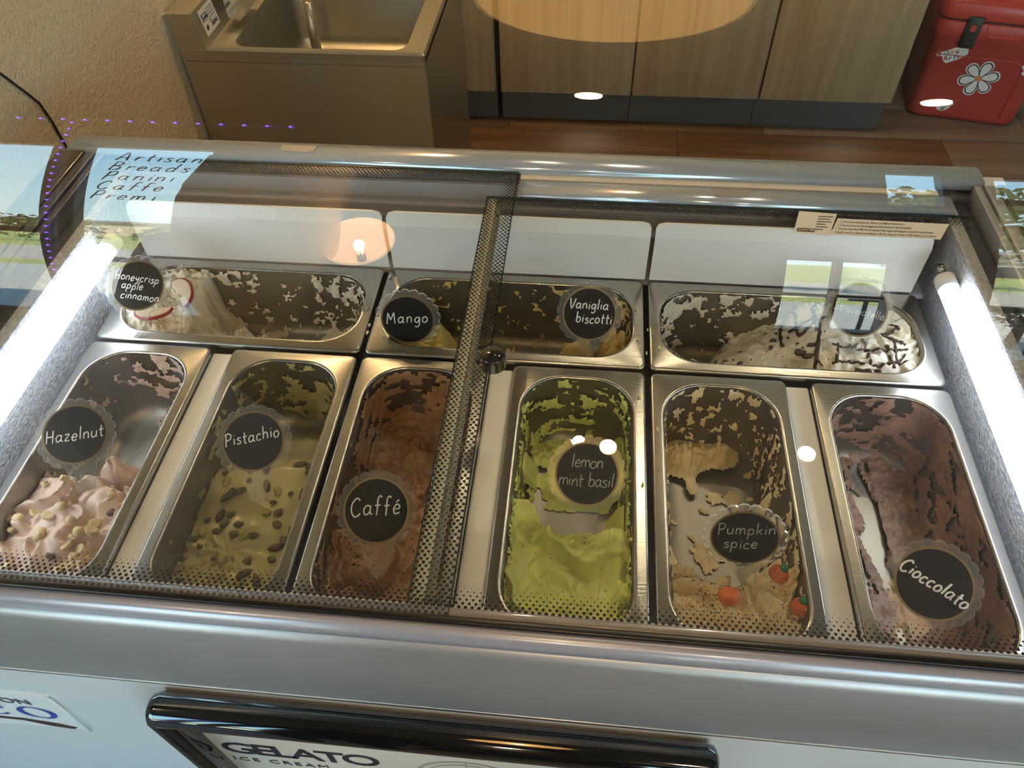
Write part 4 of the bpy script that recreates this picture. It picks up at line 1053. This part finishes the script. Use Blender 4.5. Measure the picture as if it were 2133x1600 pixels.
# ---------------------------------------------------------------- toppings
NUT = gmat('hazelnut_flesh', (.56, .42, .22), (.66, .53, .32), .5, 60, .5, 300); NUTS = mat('hazelnut_skin', (.09, .035, .02), .6)
def blob_mesh(name, r, seed, flat=1.0, hollow=0, rough=.12, n=12, m=8, cut=None, mt=None, groove=0):
    rs = np.random.RandomState(seed); mb = MB(); vs = []; fs = []
    for j in range(m+1):
        th = PI*j/m
        for i in range(n):
            ph = 2*PI*i/n
            q = 1+rough*(vn(3*math.cos(ph)*math.sin(th)+5, 3*math.sin(ph)*math.sin(th)+3*math.cos(th)+seed, seed)-.5)*2
            q *= 1-groove*abs(math.sin(ph*3))
            z = math.cos(th)*flat
            rr = math.sin(th)
            if hollow and j <= 2: z -= hollow*(1-(j/3.0))
            if cut is not None: z = min(z, cut)
            vs.append((r[0]*rr*math.cos(ph)*q, r[1]*rr*math.sin(ph)*q, r[2]*z*q))
    for j in range(m):
        for i in range(n):
            k = (i+1) % n; fs.append((j*n+i, (j+1)*n+i, (j+1)*n+k, j*n+k))
    me = MB().add(vs, fs, True).mesh(name)
    if mt: me.materials.append(mt)
    return me
hz_me = [blob_mesh('hazelnut', (.0068, .0062, .0058), 1, rough=.10, mt=NUT), blob_mesh('hazelnut', (.0070, .0066, .0050), 2, hollow=.9, rough=.12, mt=NUT), blob_mesh('hazelnut', (.0072, .0064, .005), 3, hollow=.6, cut=.35, rough=.2, mt=NUT), blob_mesh('hazelnut', (.0045, .0035, .003), 4, rough=.5, mt=NUT), blob_mesh('hazelnut', (.0062, .0045, .0035), 5, rough=.45, hollow=.4, mt=NUT), blob_mesh('hazelnut', (.005, .004, .0035), 6, rough=.4, mt=NUTS)]
HZ = [(0.023, -0.185), (0.035, -0.249), (0.055, -0.254), (0.067, -0.237), (0.069, -0.245), (0.025, -0.263), (0.022, -0.274), (0.059, -0.276), (0.061, -0.283), (0.09, -0.263), (0.099, -0.26), (0.112, -0.258), (0.092, -0.276), (0.107, -0.276), (0.121, -0.274), (0.097, -0.291), (0.112, -0.292), (0.108, -0.301), (0.122, -0.303), (0.123, -0.293), (0.096, -0.318), (0.104, -0.312), (0.114, -0.314), (0.044, -0.322), (0.123, -0.243), (0.117, -0.223), (0.098, -0.202), (0.076, -0.195), (0.058, -0.205), (0.056, -0.211), (0.084, -0.304), (0.127, -0.209), (0.032, -0.215), (0.074, -0.328), (.090, -.325), (.130, -.320)]
KIND = [4, 1, 2, 2, 0, 0, 4, 0, 0, 0, 1, 2, 0, 0, 1, 2, 1, 0, 0, 1, 2, 1, 4, 0, 5, 4, 4, 1, 4, 3, 5, 3, 3, 3, 3, 4]
LAB = {0: 'whole pale blanched hazelnut on the pinkish-beige gelato', 1: 'halved hazelnut with a hollow centre on the pinkish-beige gelato', 2: 'flat cut hazelnut half on the pinkish-beige gelato', 3: 'tiny hazelnut crumb on the pinkish-beige gelato', 4: 'broken hazelnut fragment on the pinkish-beige gelato', 5: 'dark-skinned hazelnut piece on the pinkish-beige gelato'}
GRP = {0: 'whole hazelnuts', 1: 'hollow hazelnut halves', 2: 'flat hazelnut halves', 3: 'hazelnut crumbs', 4: 'hazelnut fragments', 5: 'dark hazelnut pieces'}
def place(me, name, x, y, z, rnd, lab, cat, grp, s=1, tilt=.5):
    o = D.objects.new(name, me); COL.objects.link(o); TOP.append(o); o.location = (x, y, z)
    o.rotation_euler = (rnd.uniform(-tilt, tilt), rnd.uniform(-tilt, tilt), rnd.uniform(0, 6.28)); o.scale = (s, s, s); tag(o, lab, cat, grp); return o
ORD = ['first', 'second', 'third', 'fourth', 'fifth', 'sixth', 'seventh', 'eighth', 'ninth', 'tenth', 'eleventh', 'twelfth', 'thirteenth', 'fourteenth', 'fifteenth', 'sixteenth', 'seventeenth', 'eighteenth']
_R = Euler((0.7135, 0.0208, 0.0971)).to_matrix().transposed()
def imx(x, y, z):
    c = _R @ (Vector((x, y, z))-Vector((0.6375, -0.6571, 0.7192))); return c.x/-c.z
def rank_labels(pos, kinds, noun, tail, key):
    out = [None]*len(pos)
    for k in set(kinds):
        ids = sorted([i for i in range(len(pos)) if kinds[i] == k], key=lambda i: imx(pos[i][0], pos[i][1], hat(key, *pos[i])))
        for q, i in enumerate(ids):
            out[i] = noun[k]+', '+(ORD[q]+' from the left of its kind' if len(ids) > 1 else 'the only one')+' '+tail
    return out
rnd = random.Random(5)
HL = rank_labels(HZ, KIND, {0: 'whole pale blanched hazelnut', 1: 'hazelnut half with hollow centre', 2: 'flat cut hazelnut half', 3: 'tiny hazelnut crumb', 4: 'broken hazelnut fragment', 5: 'dark-skinned hazelnut piece'}, 'on beige gelato', 'hazel')
for ((x, y), k), hl in zip(zip(HZ, KIND), HL):
    place(hz_me[k], 'hazelnut', x, y, hat('hazel', x, y)+.0025, rnd, hl, 'nut', GRP[k], rnd.uniform(.88, 1.05))
PN1 = mat('pistachio_skin', (.075, .045, .022), .5, noise=(.13, .10, .035), nscale=150); PN2 = mat('pistachio_cut', (.36, .30, .10), .5, noise=(.20, .17, .04), nscale=120); PN3 = mat('pistachio_green', (.15, .15, .05), .5, noise=(.09, .05, .03), nscale=150)
ps_me = [blob_mesh('pistachio', (.0074, .0038, .0036), 11, rough=.12, mt=PN1), blob_mesh('pistachio', (.0056, .0040, .0026), 12, hollow=.4, rough=.2, mt=PN2), blob_mesh('pistachio', (.0050, .0036, .0028), 13, rough=.3, mt=PN3), blob_mesh('pistachio', (.0032, .0025, .002), 14, rough=.4, mt=PN1)]
PSX = [(0.232, -0.181), (0.259, -0.177), (0.243, -0.197), (0.253, -0.193), (0.239, -0.202), (0.282, -0.182), (0.297, -0.188), (0.314, -0.191), (0.296, -0.203), (0.293, -0.218), (0.307, -0.217), (0.31, -0.232), (0.24, -0.226), (0.252, -0.224), (0.266, -0.236), (0.25, -0.237), (0.244, -0.247), (0.227, -0.233), (0.208, -0.249), (0.226, -0.249), (0.221, -0.259), (0.266, -0.25), (0.277, -0.25), (0.289, -0.25), (0.324, -0.252), (0.317, -0.261), (0.241, -0.265), (0.233, -0.269), (0.215, -0.272), (0.216, -0.283), (0.218, -0.296), (0.253, -0.281), (0.262, -0.282), (0.317, -0.276), (0.29, -0.28), (0.266, -0.296), (0.292, -0.296), (0.308, -0.302), (0.289, -0.306), (0.327, -0.303), (0.223, -0.309), (0.233, -0.321), (0.275, -0.323), (0.23, -0.159), (0.255, -0.162), (0.274, -0.157), (0.313, -0.147), (0.326, -0.151), (0.328, -0.16), (0.226, -0.168)]
PK = [1, 3, 0, 0, 0, 0, 1, 3, 3, 1, 2, 2, 0, 2, 2, 2, 2, 3, 0, 1, 2, 2, 1, 2, 2, 0, 1, 3, 3, 3, 1, 3, 1, 2, 2, 1, 0, 0, 1, 1, 3, 2, 3, 1, 1, 0, 0, 2, 2, 3]
PL = {0: ('whole dark brown pistachio kernel on the green gelato', 'whole pistachio kernels'), 1: ('cut pistachio half showing yellow-green inside on the green gelato', 'cut pistachio halves'), 2: ('mottled green-brown pistachio chunk on the green gelato', 'pistachio chunks'), 3: ('tiny dark pistachio crumb on the green gelato', 'pistachio crumbs')}
PSL = rank_labels(PSX, PK, {0: 'whole dark brown pistachio kernel', 1: 'cut yellow-green pistachio half', 2: 'mottled green-brown pistachio chunk', 3: 'tiny dark pistachio crumb'}, 'on green gelato', 'pist')
for ((x, y), k), hl in zip(zip(PSX, PK), PSL):
    place(ps_me[k], 'pistachio', x, y, hat('pist', x, y)+.0018, rnd, hl, 'nut', PL[k][1], rnd.uniform(1.05, 1.25), .3)
mkobj('remnant', blob_mesh('remnant', (.010, .013, .034), 31, rough=.4, mt=MATS_G['mango']), None, GEL_MANGO, (.548-.43, .082-.04, .015))
# candy pumpkins
CPM = gmat('candy_orange', (.62, .13, .035), (.70, .19, .06), .4, 40, .3); CGM = mat('candy_green', (.03, .22, .07), .45)
def candy(x, y, rx, ry, rz, lab, s=1.0, dz=.004):
    t = thing('candy_pumpkin', lab, 'candy', (x, y, hat('pump', x, y)+dz), 'candy pumpkins', (rx, ry, rz))
    c = Vector(t.location); mb = MB(); vs = []; fs = []; n = 36; m = 12
    for j in range(m+1):
        th = PI*j/m
        for i in range(n):
            ph = 2*PI*i/n; rr = .0108*s*(math.sin(th)**.8)*(1-.13*(1-abs(math.cos(ph*3.5)))**2)
            z = .0085*s*math.cos(th)*(1-.25*math.exp(-(math.sin(th)/.25)**2)); z = max(z, -.0060*s)
            vs.append((c.x+rr*math.cos(ph), c.y+rr*math.sin(ph), c.z+z))
    for j in range(m):
        for i in range(n):
            k = (i+1) % n; fs.append((j*n+i, (j+1)*n+i, (j+1)*n+k, j*n+k))
    part('body', mb.add(vs, fs, True), CPM, t)
    part('stem', MB().tube([(c.x, c.y, c.z+.005*s), (c.x, c.y, c.z+.0095*s), (c.x+.001, c.y, c.z+.0120*s), (c.x+.001, c.y, c.z+.0128*s)], [.0044*s, .0046*s, .0038*s, .0015*s], 12), CGM, t)
candy(.861, -.261, -.25, .55, .2, 'candy pumpkin with green stem, furthest back of the three')
candy(.878, -.297, -.1, .35, 1.0, 'candy pumpkin with green stem, nearest the right pan wall')
candy(.808, -.290, PI-.5, .15, .4, 'candy pumpkin lying upside down, flat orange base showing', 1.05)
# apple slices
APF = mat('apple_flesh', (.72, .60, .42), .45, noise=(.66, .50, .36), nscale=60); APS = mat('apple_skin', (.30, .015, .02), .3)
def apple(x, y, z, R, a, lab, w=.030, tilt=(0, 0)):
    t = thing('apple_slice', lab, 'fruit', (x, y, z), 'apple slices', (tilt[0], tilt[1], a)); c = Vector(t.location)
    out = [(R*math.cos(k*PI/16), w*.75*math.sin(k*PI/16)) for k in range(17)]
    part('flesh', MB().prism([(u+c.x, v+c.y) for u, v in out], lambda u, v, d: (u, v, d+c.z), -.002, .003), APF, t)
    part('skin', MB().tube([(c.x+u*1.0, c.y+v*1.0, c.z+.0005) for u, v in out], .0027, 6), APS, t)
apple(.083, .088, -.001, .024, -.9, 'red-skinned apple slice right of the honeycrisp sign', tilt=(.5, .2))
apple(.062, .055, .001, .024, 3.3, 'red-skinned apple slice lying flat under the honeycrisp sign', tilt=(.2, .0))
# grounds, spice and flecks
def specks(name, key, mt, n, region, s0, s1, seed, label=None, cluster=None, parent=None, dz=.0004):
    rnd = random.Random(seed); mb = MB(); 
    for _ in range(n):
        if cluster and rnd.random() < .75:
            c = rnd.choice(cluster); x = rnd.gauss(c[0], c[2]); y = rnd.gauss(c[1], c[2])
        else: x = rnd.uniform(region[0], region[1]); y = rnd.uniform(region[2], region[3])
        if not (region[0] < x < region[1] and region[2] < y < region[3]): continue
        z = hat(key, x, y)
        if z < -.09: continue
        s = rnd.uniform(s0, s1); a = rnd.uniform(0, 6)
        mb.add([(x+s*math.cos(a+q), y+s*math.sin(a+q), z+dz) for q in (0, 1.5, 3, 4.6)]+[(x, y, z+dz+s*.6)], [(0, 1, 4), (1, 2, 4), (2, 3, 4), (3, 0, 4)])
    o = part(name, mb, mt, parent); o['kind'] = 'stuff'; return o
GEL = {o['label'].split()[0]: o for o in TOP if o.name.startswith('gelato') and o.get('category') == 'gelato'}
specks('coffee_grounds', 'caffe', mat('coffee_grounds', (.012, .006, .004), .8), 420, (.386, .512, -.345, -.225), .0006, .0014, 3, parent=GEL['brown'], cluster=[(.405, -.275, .010), (.40, -.262, .008), (.425, -.285, .009), (.475, -.30, .011), (.49, -.27, .009), (.455, -.32, .012), (.41, -.31, .01), (.487, -.25, .009)])
specks('spice_dust', 'pump', mat('spice', (.10, .035, .012), .9), 620, (.752, .885, -.345, -.245), .0005, .0011, 4, parent=GEL['cream-orange'], cluster=[(.775, -.262, .010), (.87, -.256, .012), (.85, -.31, .014), (.80, -.27, .012), (.79, -.30, .016)])
specks('herb_flecks', 'lemon', mat('herb', (.05, .07, .01), .8), 60, (.58, .708, -.345, -.205), .0005, .0011, 5, parent=GEL['bright'])
specks('cocoa_flecks', 'strac', CHOC, 160, (.80, 1.06, .02, .14), .0004, .0011, 6, parent=gs)
# drops on the rims
rnd = random.Random(77)
for (mt, xs, n) in ((GLEM, (.715, .745), 9), (MATS.get('x', GHON), (.35, .375), 6)):
    mb = MB()
    for k in range(n):
        x = rnd.uniform(*xs); y = rnd.uniform(-.20, .12) if mt is GLEM else rnd.uniform(.02, .15); mb.ell((x, y, .0012), (rnd.uniform(.001, .0022), rnd.uniform(.0015, .004), .0012), 8, 5)
    o = part('spilled_drops', mb, mt, GEL['bright'] if mt is GLEM else GEL['cream-white']); o['kind'] = 'stuff'

# ---------------------------------------------------------------- flavour signs
ACR = thin_glass('clear_acrylic', (.93, .93, .92), .07, milk=.10)
ACE = mat('acrylic_edge', (.75, .78, .80), .15)
CHK = mat('chalkboard', (.008, .009, .011), .5, spec=.25); GLD = mat('gold_ring', (.22, .17, .09), .4, .3)
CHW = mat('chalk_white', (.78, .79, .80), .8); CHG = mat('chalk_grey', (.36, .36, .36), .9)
def outline_sign(R=.0425, lobes=17):
    pts = []
    for k in range(lobes*6+1):
        f = k/(lobes*6); a = math.radians(-58+296*f)
        ph = (f*lobes) % 1.0
        rr = R*(1-.075*(1-abs(math.sin(PI*ph))**.5))
        pts.append((rr*math.cos(a), rr*math.sin(a)))
    # neck: concave into the stem, stem widens down
    l = pts[-1]
    pts += [(l[0]+.004, l[1]-.003), (-.0145, -.044), (-.0115, -.050), (-.0095, -.060), (-.008, -.066), (0, -.070), (.008, -.066), (.0095, -.060), (.0115, -.050), (.0145, -.044), (-l[0]-.004, l[1]-.003)]
    return pts
def sign(loc, lines, label, normal=None, roll=0.0, size=.0125, mt=None, sh=(0, 0), w=.0009, slope=0, track=1.0, shear=.1, aspect=1.0, lead=1.25, seed=1, xs=None, R=.0325):
    c = Vector(loc); t = thing('flavour_sign', label, 'sign', loc, 'round chalkboard flavour signs')
    n = (Vector(cam.location)-Vector((0, 0, ZUP))-c).normalized() if normal is None else Vector(normal).normalized()
    up = Vector((0, 0, 1)); xa = up.cross(n).normalized(); ya = n.cross(xa).normalized()
    ca, sa = math.cos(roll), math.sin(roll); xa, ya = xa*ca+ya*sa, ya*ca-xa*sa
    P = lambda u, v, d: tuple(c+xa*u*aspect+ya*v+n*d)
    ol = outline_sign()
    m = MB(); k = len(ol)
    front = [P(u, v, 0) for u, v in ol]
    me = D.meshes.new('clear_plate'); me.from_pydata([Vector(p)-c for p in front], [], [tuple(range(k))]); me.materials.append(ACR)
    o = D.objects.new('clear_plate', me); COL.objects.link(o); o.parent = t
    m = MB(); vs = [P(u, v, -.0028) for u, v in ol]+[P(u, v, 0) for u, v in ol]; m.add(vs, [(i, (i+1) % k, k+(i+1) % k, k+i) for i in range(k)])
    eo = mkobj('plate_edge', m.mesh('e', c), ACR2, o)
    part('gold_ring', MB().prism([((R+.0022)*math.cos(a), (R+.0022)*math.sin(a)) for a in [2*PI*q/48 for q in range(48)]], P, .0003, .0010), GLD, t)
    part('chalk_disc', MB().prism([(R*math.cos(a), R*math.sin(a)) for a in [2*PI*q/48 for q in range(48)]], P, .0004, .0016), CHK, t)
    mb = MB()
    tot = len(lines)
    for i, ln in enumerate(lines):
        wd = text_w(ln, track)*size
        x = -wd/2+(xs[i] if xs else 0); y = sh[1]+((tot-1)/2-i)*size*lead-size*.25
        mtl = mt
        stroke_text(mb, ln, P, size, w, x+sh[0], y, shear=shear, slope=slope, wob=.05, d=.0018, track=track, seed=seed+i)
    part('lettering', mb, mt or CHW, t)
    return t
ACR2 = thin_glass('acrylic_rim', (.86, .90, .92), .30, milk=.55)
sign((.052, .060, .040), ['Honeycrisp', 'apple', 'cinnamon'], 'chalkboard sign reading Honeycrisp apple cinnamon at the back left', size=.0115, w=.0007, slope=-.16, xs=(0, -.006, .004), roll=-.10, lead=1.15, normal=(.20, -.75, 1.2))
sign((.419, .042, .022), ['Mango'], 'chalkboard sign reading Mango', size=.0165, w=.0008, track=1.1, normal=(.12, -1, .30), roll=.0)
sign((.653, .064, .028), ['Vaniglia', 'biscotti'], 'chalkboard sign reading Vaniglia biscotti', size=.0135, w=.0009, slope=.03, lead=1.3, xs=(-.001, .007), normal=(-.05, -1, .7))
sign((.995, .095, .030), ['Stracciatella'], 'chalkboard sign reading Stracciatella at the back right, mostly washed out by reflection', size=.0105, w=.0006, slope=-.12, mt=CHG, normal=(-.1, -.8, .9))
sign((.073, -.176, .025), ['Hazelnut'], 'chalkboard sign reading Hazelnut at the front left', size=.0150, w=.0007, slope=-.10, roll=-.10, normal=(.35, -.60, 1.2))
sign((.279, -.165, .020), ['Pistachio'], 'chalkboard sign reading Pistachio', size=.0145, w=.0008, roll=-.08, slope=.10, normal=(.20, -.60, 1.1))
sign((.440, -.246, .025), ['Caffé'], 'chalkboard sign reading Caffé', size=.0190, w=.0008, track=1.05, normal=(.1, -.65, 1.1))
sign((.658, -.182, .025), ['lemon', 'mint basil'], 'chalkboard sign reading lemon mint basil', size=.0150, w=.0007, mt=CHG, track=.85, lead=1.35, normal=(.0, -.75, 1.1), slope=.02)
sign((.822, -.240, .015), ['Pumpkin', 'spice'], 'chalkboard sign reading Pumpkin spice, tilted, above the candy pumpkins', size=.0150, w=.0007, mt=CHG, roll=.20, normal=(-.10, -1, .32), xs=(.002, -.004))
sign((.992, -.284, .030), ['Cioccolato'], 'chalkboard sign reading Cioccolato at the front right', size=.0135, w=.0011, slope=-.06, shear=.2, normal=(-.35, -.55, 1.2))

# ---------------------------------------------------------------- ceiling lights and pendants
DLT = mat('downlight_trim', (.6, .55, .45), .5)
DLE = mat('downlight_lens', (1, .85, .55), .4, emit=(1.0, .72, .36), estr=40)
WARM = (1.0, .80, .56)
def downlight(x, y, r, power, lab):
    t = thing('ceiling_downlight', lab, 'light', (x, y, CZ-.004), 'recessed ceiling downlights')
    part('trim', MB().lathe([(r*.85, -.002), (r*1.15, -.002), (r*1.2, .003), (r*.85, .003)], (x, y, CZ-.003)), DLT, t)
    m = MB().prism([(r*.86*math.cos(a), r*.86*math.sin(a)) for a in [2*PI*k/24 for k in range(24)]], lambda u, v, d: (x+u, y+v, CZ-.004+d), 0, .003); part('lens', m, DLE, t)
    l = D.lights.new('downlight_lamp', 'AREA'); l.shape = 'DISK'; l.size = r*1.6; l.energy = power; l.color = WARM
    lo = D.objects.new('downlight_lamp', l); COL.objects.link(lo); lo.parent = t; lo.location = (0, 0, -.012)
downlight(.63, -2.68, .062, 14, 'recessed ceiling downlight nearest the window, left of the pair seen in the glass')
downlight(1.86, -2.62, .062, 14, 'recessed ceiling downlight nearest the window, right of the pair seen in the glass')
downlight(.79, 1.17, .040, 3, 'small ceiling downlight over the staff aisle, seen above the lemon sign')
downlight(1.56, 1.20, .040, 7, 'small ceiling downlight over the staff aisle, right of the other one')
downlight(-1.6, -1.2, .062, 10, 'recessed ceiling downlight over the customer side, far left')
PDI = mat('pendant_inner', (.85, .60, .34), .5, emit=(1.0, .66, .22), estr=1.1)
PDI2 = mat('pendant_inner_bright', (.85, .60, .34), .5, emit=(1.0, .58, .30), estr=6); PDO = mat('pendant_outer', (.055, .018, .014), .25, .4)
FIL = mat('filament', (1, .7, .3), .5, emit=(1, .62, .18), estr=160)
BULB = thin_glass('bulb_glass', (1, .96, .88), .05)
def pendant(x, y, z, R, power, lab, lit=True, PDI=PDI):
    t = thing('pendant_lamp', lab, 'lamp', (x, y, z), 'pendant lamps')
    pr = [(R, 0), (R*.985, R*.10), (R*.90, R*.28), (R*.70, R*.48), (R*.42, R*.62), (R*.18, R*.70), (R*.16, R*.85)]
    part('shade', MB().lathe(pr, (x, y, z)), PDO, t)
    part('inner_shade', MB().lathe([(r_*.975 if i else r_*.985, z_-.002 if i else z_+.0005) for i, (r_, z_) in enumerate(pr[:-1])]+[(.001, R*.69)], (x, y, z)), PDI if lit else PDO, t)
    part('rim', MB().lathe([(R*.99, 0), (R*1.012, .002), (R*1.012, .008), (R*.99, .010)], (x, y, z)), PDI if lit else PDO, t)
    part('cable', MB().tube([(x, y, z+R*.84), (x, y, CZ)], .004, 8), BLACKM, t)
    part('bulb', MB().ell((x, y, z+R*.28), (.032, .032, .045), 16, 10), BULB, t)
    part('socket', MB().cyl((x, y, z+R*.28+.04), (x, y, z+R*.70), .018, .018, 14), BLACKM, t)
    if lit:
        m = MB()
        for k in range(5):
            a = 2*PI*k/5; m.tube([(x+.012*math.cos(a), y+.012*math.sin(a), z+R*.28-.026), (x+.010*math.cos(a+.5), y+.010*math.sin(a+.5), z+R*.28+.026)], .0016, 5)
        part('filament', m, FIL, t)
        l = D.lights.new('pendant_bulb_light', 'POINT'); l.energy = power; l.color = (1, .70, .38); l.shadow_soft_size = .02
        lo = D.objects.new('pendant_bulb_light', l); COL.objects.link(lo); lo.parent = t; lo.location = (0, 0, R*.20)
pendant(.66, -.90, 1.22, .20, 5, 'dark pendant lamp with glowing peach inside, nearest the curved glass')
pendant(-.18, 1.52, 1.26, .135, 30.0, 'dark pendant lamp over the staff aisle, glowing oval in the lid', PDI=PDI2)
pendant(.84, -1.82, 1.46, .16, 0, 'unlit dark red pendant lamp behind the viewpoint', lit=False)
# ---------------------------------------------------------------- a stand-in for the camera holder, set back, whose silhouette blocks the reflected sky
SKIN = mat('skin', (.42, .25, .17), .5); SHIRT = mat('dark_sweater', (.018, .017, .020), .85, bump=.3, bscale=120); JEAN = mat('dark_jeans', (.02, .025, .04), .8)
HAIR = mat('dark_hair', (.022, .013, .010), .45, noise=(.035, .02, .014), nscale=40)
def skin_mesh(name, verts, edges, radii, root, lv=2):
    me = D.meshes.new(name); me.from_pydata(verts, edges, [])
    o = D.objects.new(name, me); COL.objects.link(o)
    md = o.modifiers.new('s', 'SKIN'); md.use_smooth_shade = True
    for i, r in enumerate(radii):
        sv = me.skin_vertices[0].data[i]; sv.radius = r if isinstance(r, tuple) else (r, r); sv.use_root = (i == root)
    ms = o.modifiers.new('u', 'SUBSURF'); ms.levels = lv; ms.render_levels = lv
    dg = bpy.context.evaluated_depsgraph_get(); dg.update()
    out = D.meshes.new_from_object(o.evaluated_get(dg))
    D.objects.remove(o)
    return out
PX = .19
pc = Vector((PX, -1.12, -.80))
pr = thing('person', 'person with long dark hair in dark sweater and jeans, stand-in silhouette in the front glass', 'person', tuple(pc))
V_, E_, R_ = [], [], []
def nv(p, r, par=None):
    V_.append(tuple(Vector(p)-pc)); R_.append(r); i = len(V_)-1
    if par is not None: E_.append((par, i))
    return i
pel = nv((PX, -1.14, .04), (.150, .11)); ab = nv((PX, -1.13, .20), (.135, .10), pel); ch = nv((PX, -1.12, .38), (.165, .11), ab)
nk0 = nv((PX, -1.12, .50), .058, ch); nk1 = nv((PX, -1.105, .565), .048, nk0); hd = nv((PX, -1.08, .650), (.072, .088), nk1); ht = nv((PX, -1.09, .725), (.066, .082), hd)
nose = nv((PX, -.990, .640), .012, hd)
for s, k in ((-1, 0), (1, 1)):
    sh = nv((PX+s*.165, -1.12, .435), .062, ch)
    el = nv((PX+s*.245, -1.12, .16), .046, sh)
    wr = nv((PX+s*.235, -1.03, -.07), .027, el)
    pa = nv((PX+s*.230, -1.005, -.130), (.014, .034), wr)
    for q in range(4):
        yy = -1.035+.020*q; L = (.066, .080, .076, .068)[q]
        b = nv((PX+s*.228, yy+.004, -.165), .0085, pa); c = nv((PX+s*.220, yy+.006, -.165-L*.45), .0080, b); nv((PX+s*.208, yy+.010, -.165-L*.85), .0068, c)
    th = nv((PX+s*.222, -.972, -.128), .0105, pa); nv((PX+s*.214, -.955, -.158), .0085, th)
    hp = nv((PX+s*.085, -1.14, -.04), .088, pel); kn = nv((PX+s*.095, -1.125, -.37), .058, hp); an = nv((PX+s*.10, -1.15, -.715), .038, kn); nv((PX+s*.115, -1.03, -.765), .030, an)
me = skin_mesh('body', V_, E_, R_, 0)
for m_x in (SHIRT, SKIN, JEAN): me.materials.append(m_x)
for p_ in me.polygons:
    c = p_.center+pc
    hand = c.z < -.085 and abs(c.x-PX) > .18
    head = c.z > .545
    p_.material_index = 1 if (hand or head) else (2 if (c.z < .0 and abs(c.x-PX) < .185) else 0)
    p_.use_smooth = True
mkobj('body', me, None, pr)
# hair: a cap plus long locks falling to the shoulders
hc = Vector((PX, -1.105, .695)); m_ = MB()
m_.ell(tuple(hc), (.104, .105, .108), 28, 18)
rnd = random.Random(8)
for k in range(90):
    a = rnd.uniform(PI*.62, PI*2.38)
    x, y = hc.x+.096*math.cos(a), hc.y+.090*math.sin(a)
    L = rnd.uniform(.16, .30); w1 = rnd.uniform(-.025, .025)
    pts = [(x*.96+hc.x*.04, y, hc.z+.03), (x+.02*math.cos(a), y+.01*math.sin(a), hc.z-.06), (x+.035*math.cos(a)+w1*.4, y, hc.z-L*.6), (x+.03*math.cos(a)+w1, y+.01, hc.z-L)]
    m_.tube(pts, [.012, .018, .013, .003], 6)
part('hair', m_, HAIR, pr)
m_ = MB()
for s in (-1, 1): m_.ell((PX+s*.029, -.998, .668), (.011, .006, .007), 10, 6)
part('eyes', m_, mat('eye', (.05, .03, .02), .2), pr)
part('mouth', MB().ell((PX, -.996, .602), (.020, .006, .005), 12, 6), mat('lips', (.35, .10, .09), .5), pr)
for s in (-1, 1): part('shoe', MB().ell((PX+s*.11, -1.085, -.768), (.042, .122, .032), 16, 10), BLACKM, pr)
#CONT3
for o in TOP:
    o.location.z += ZUP
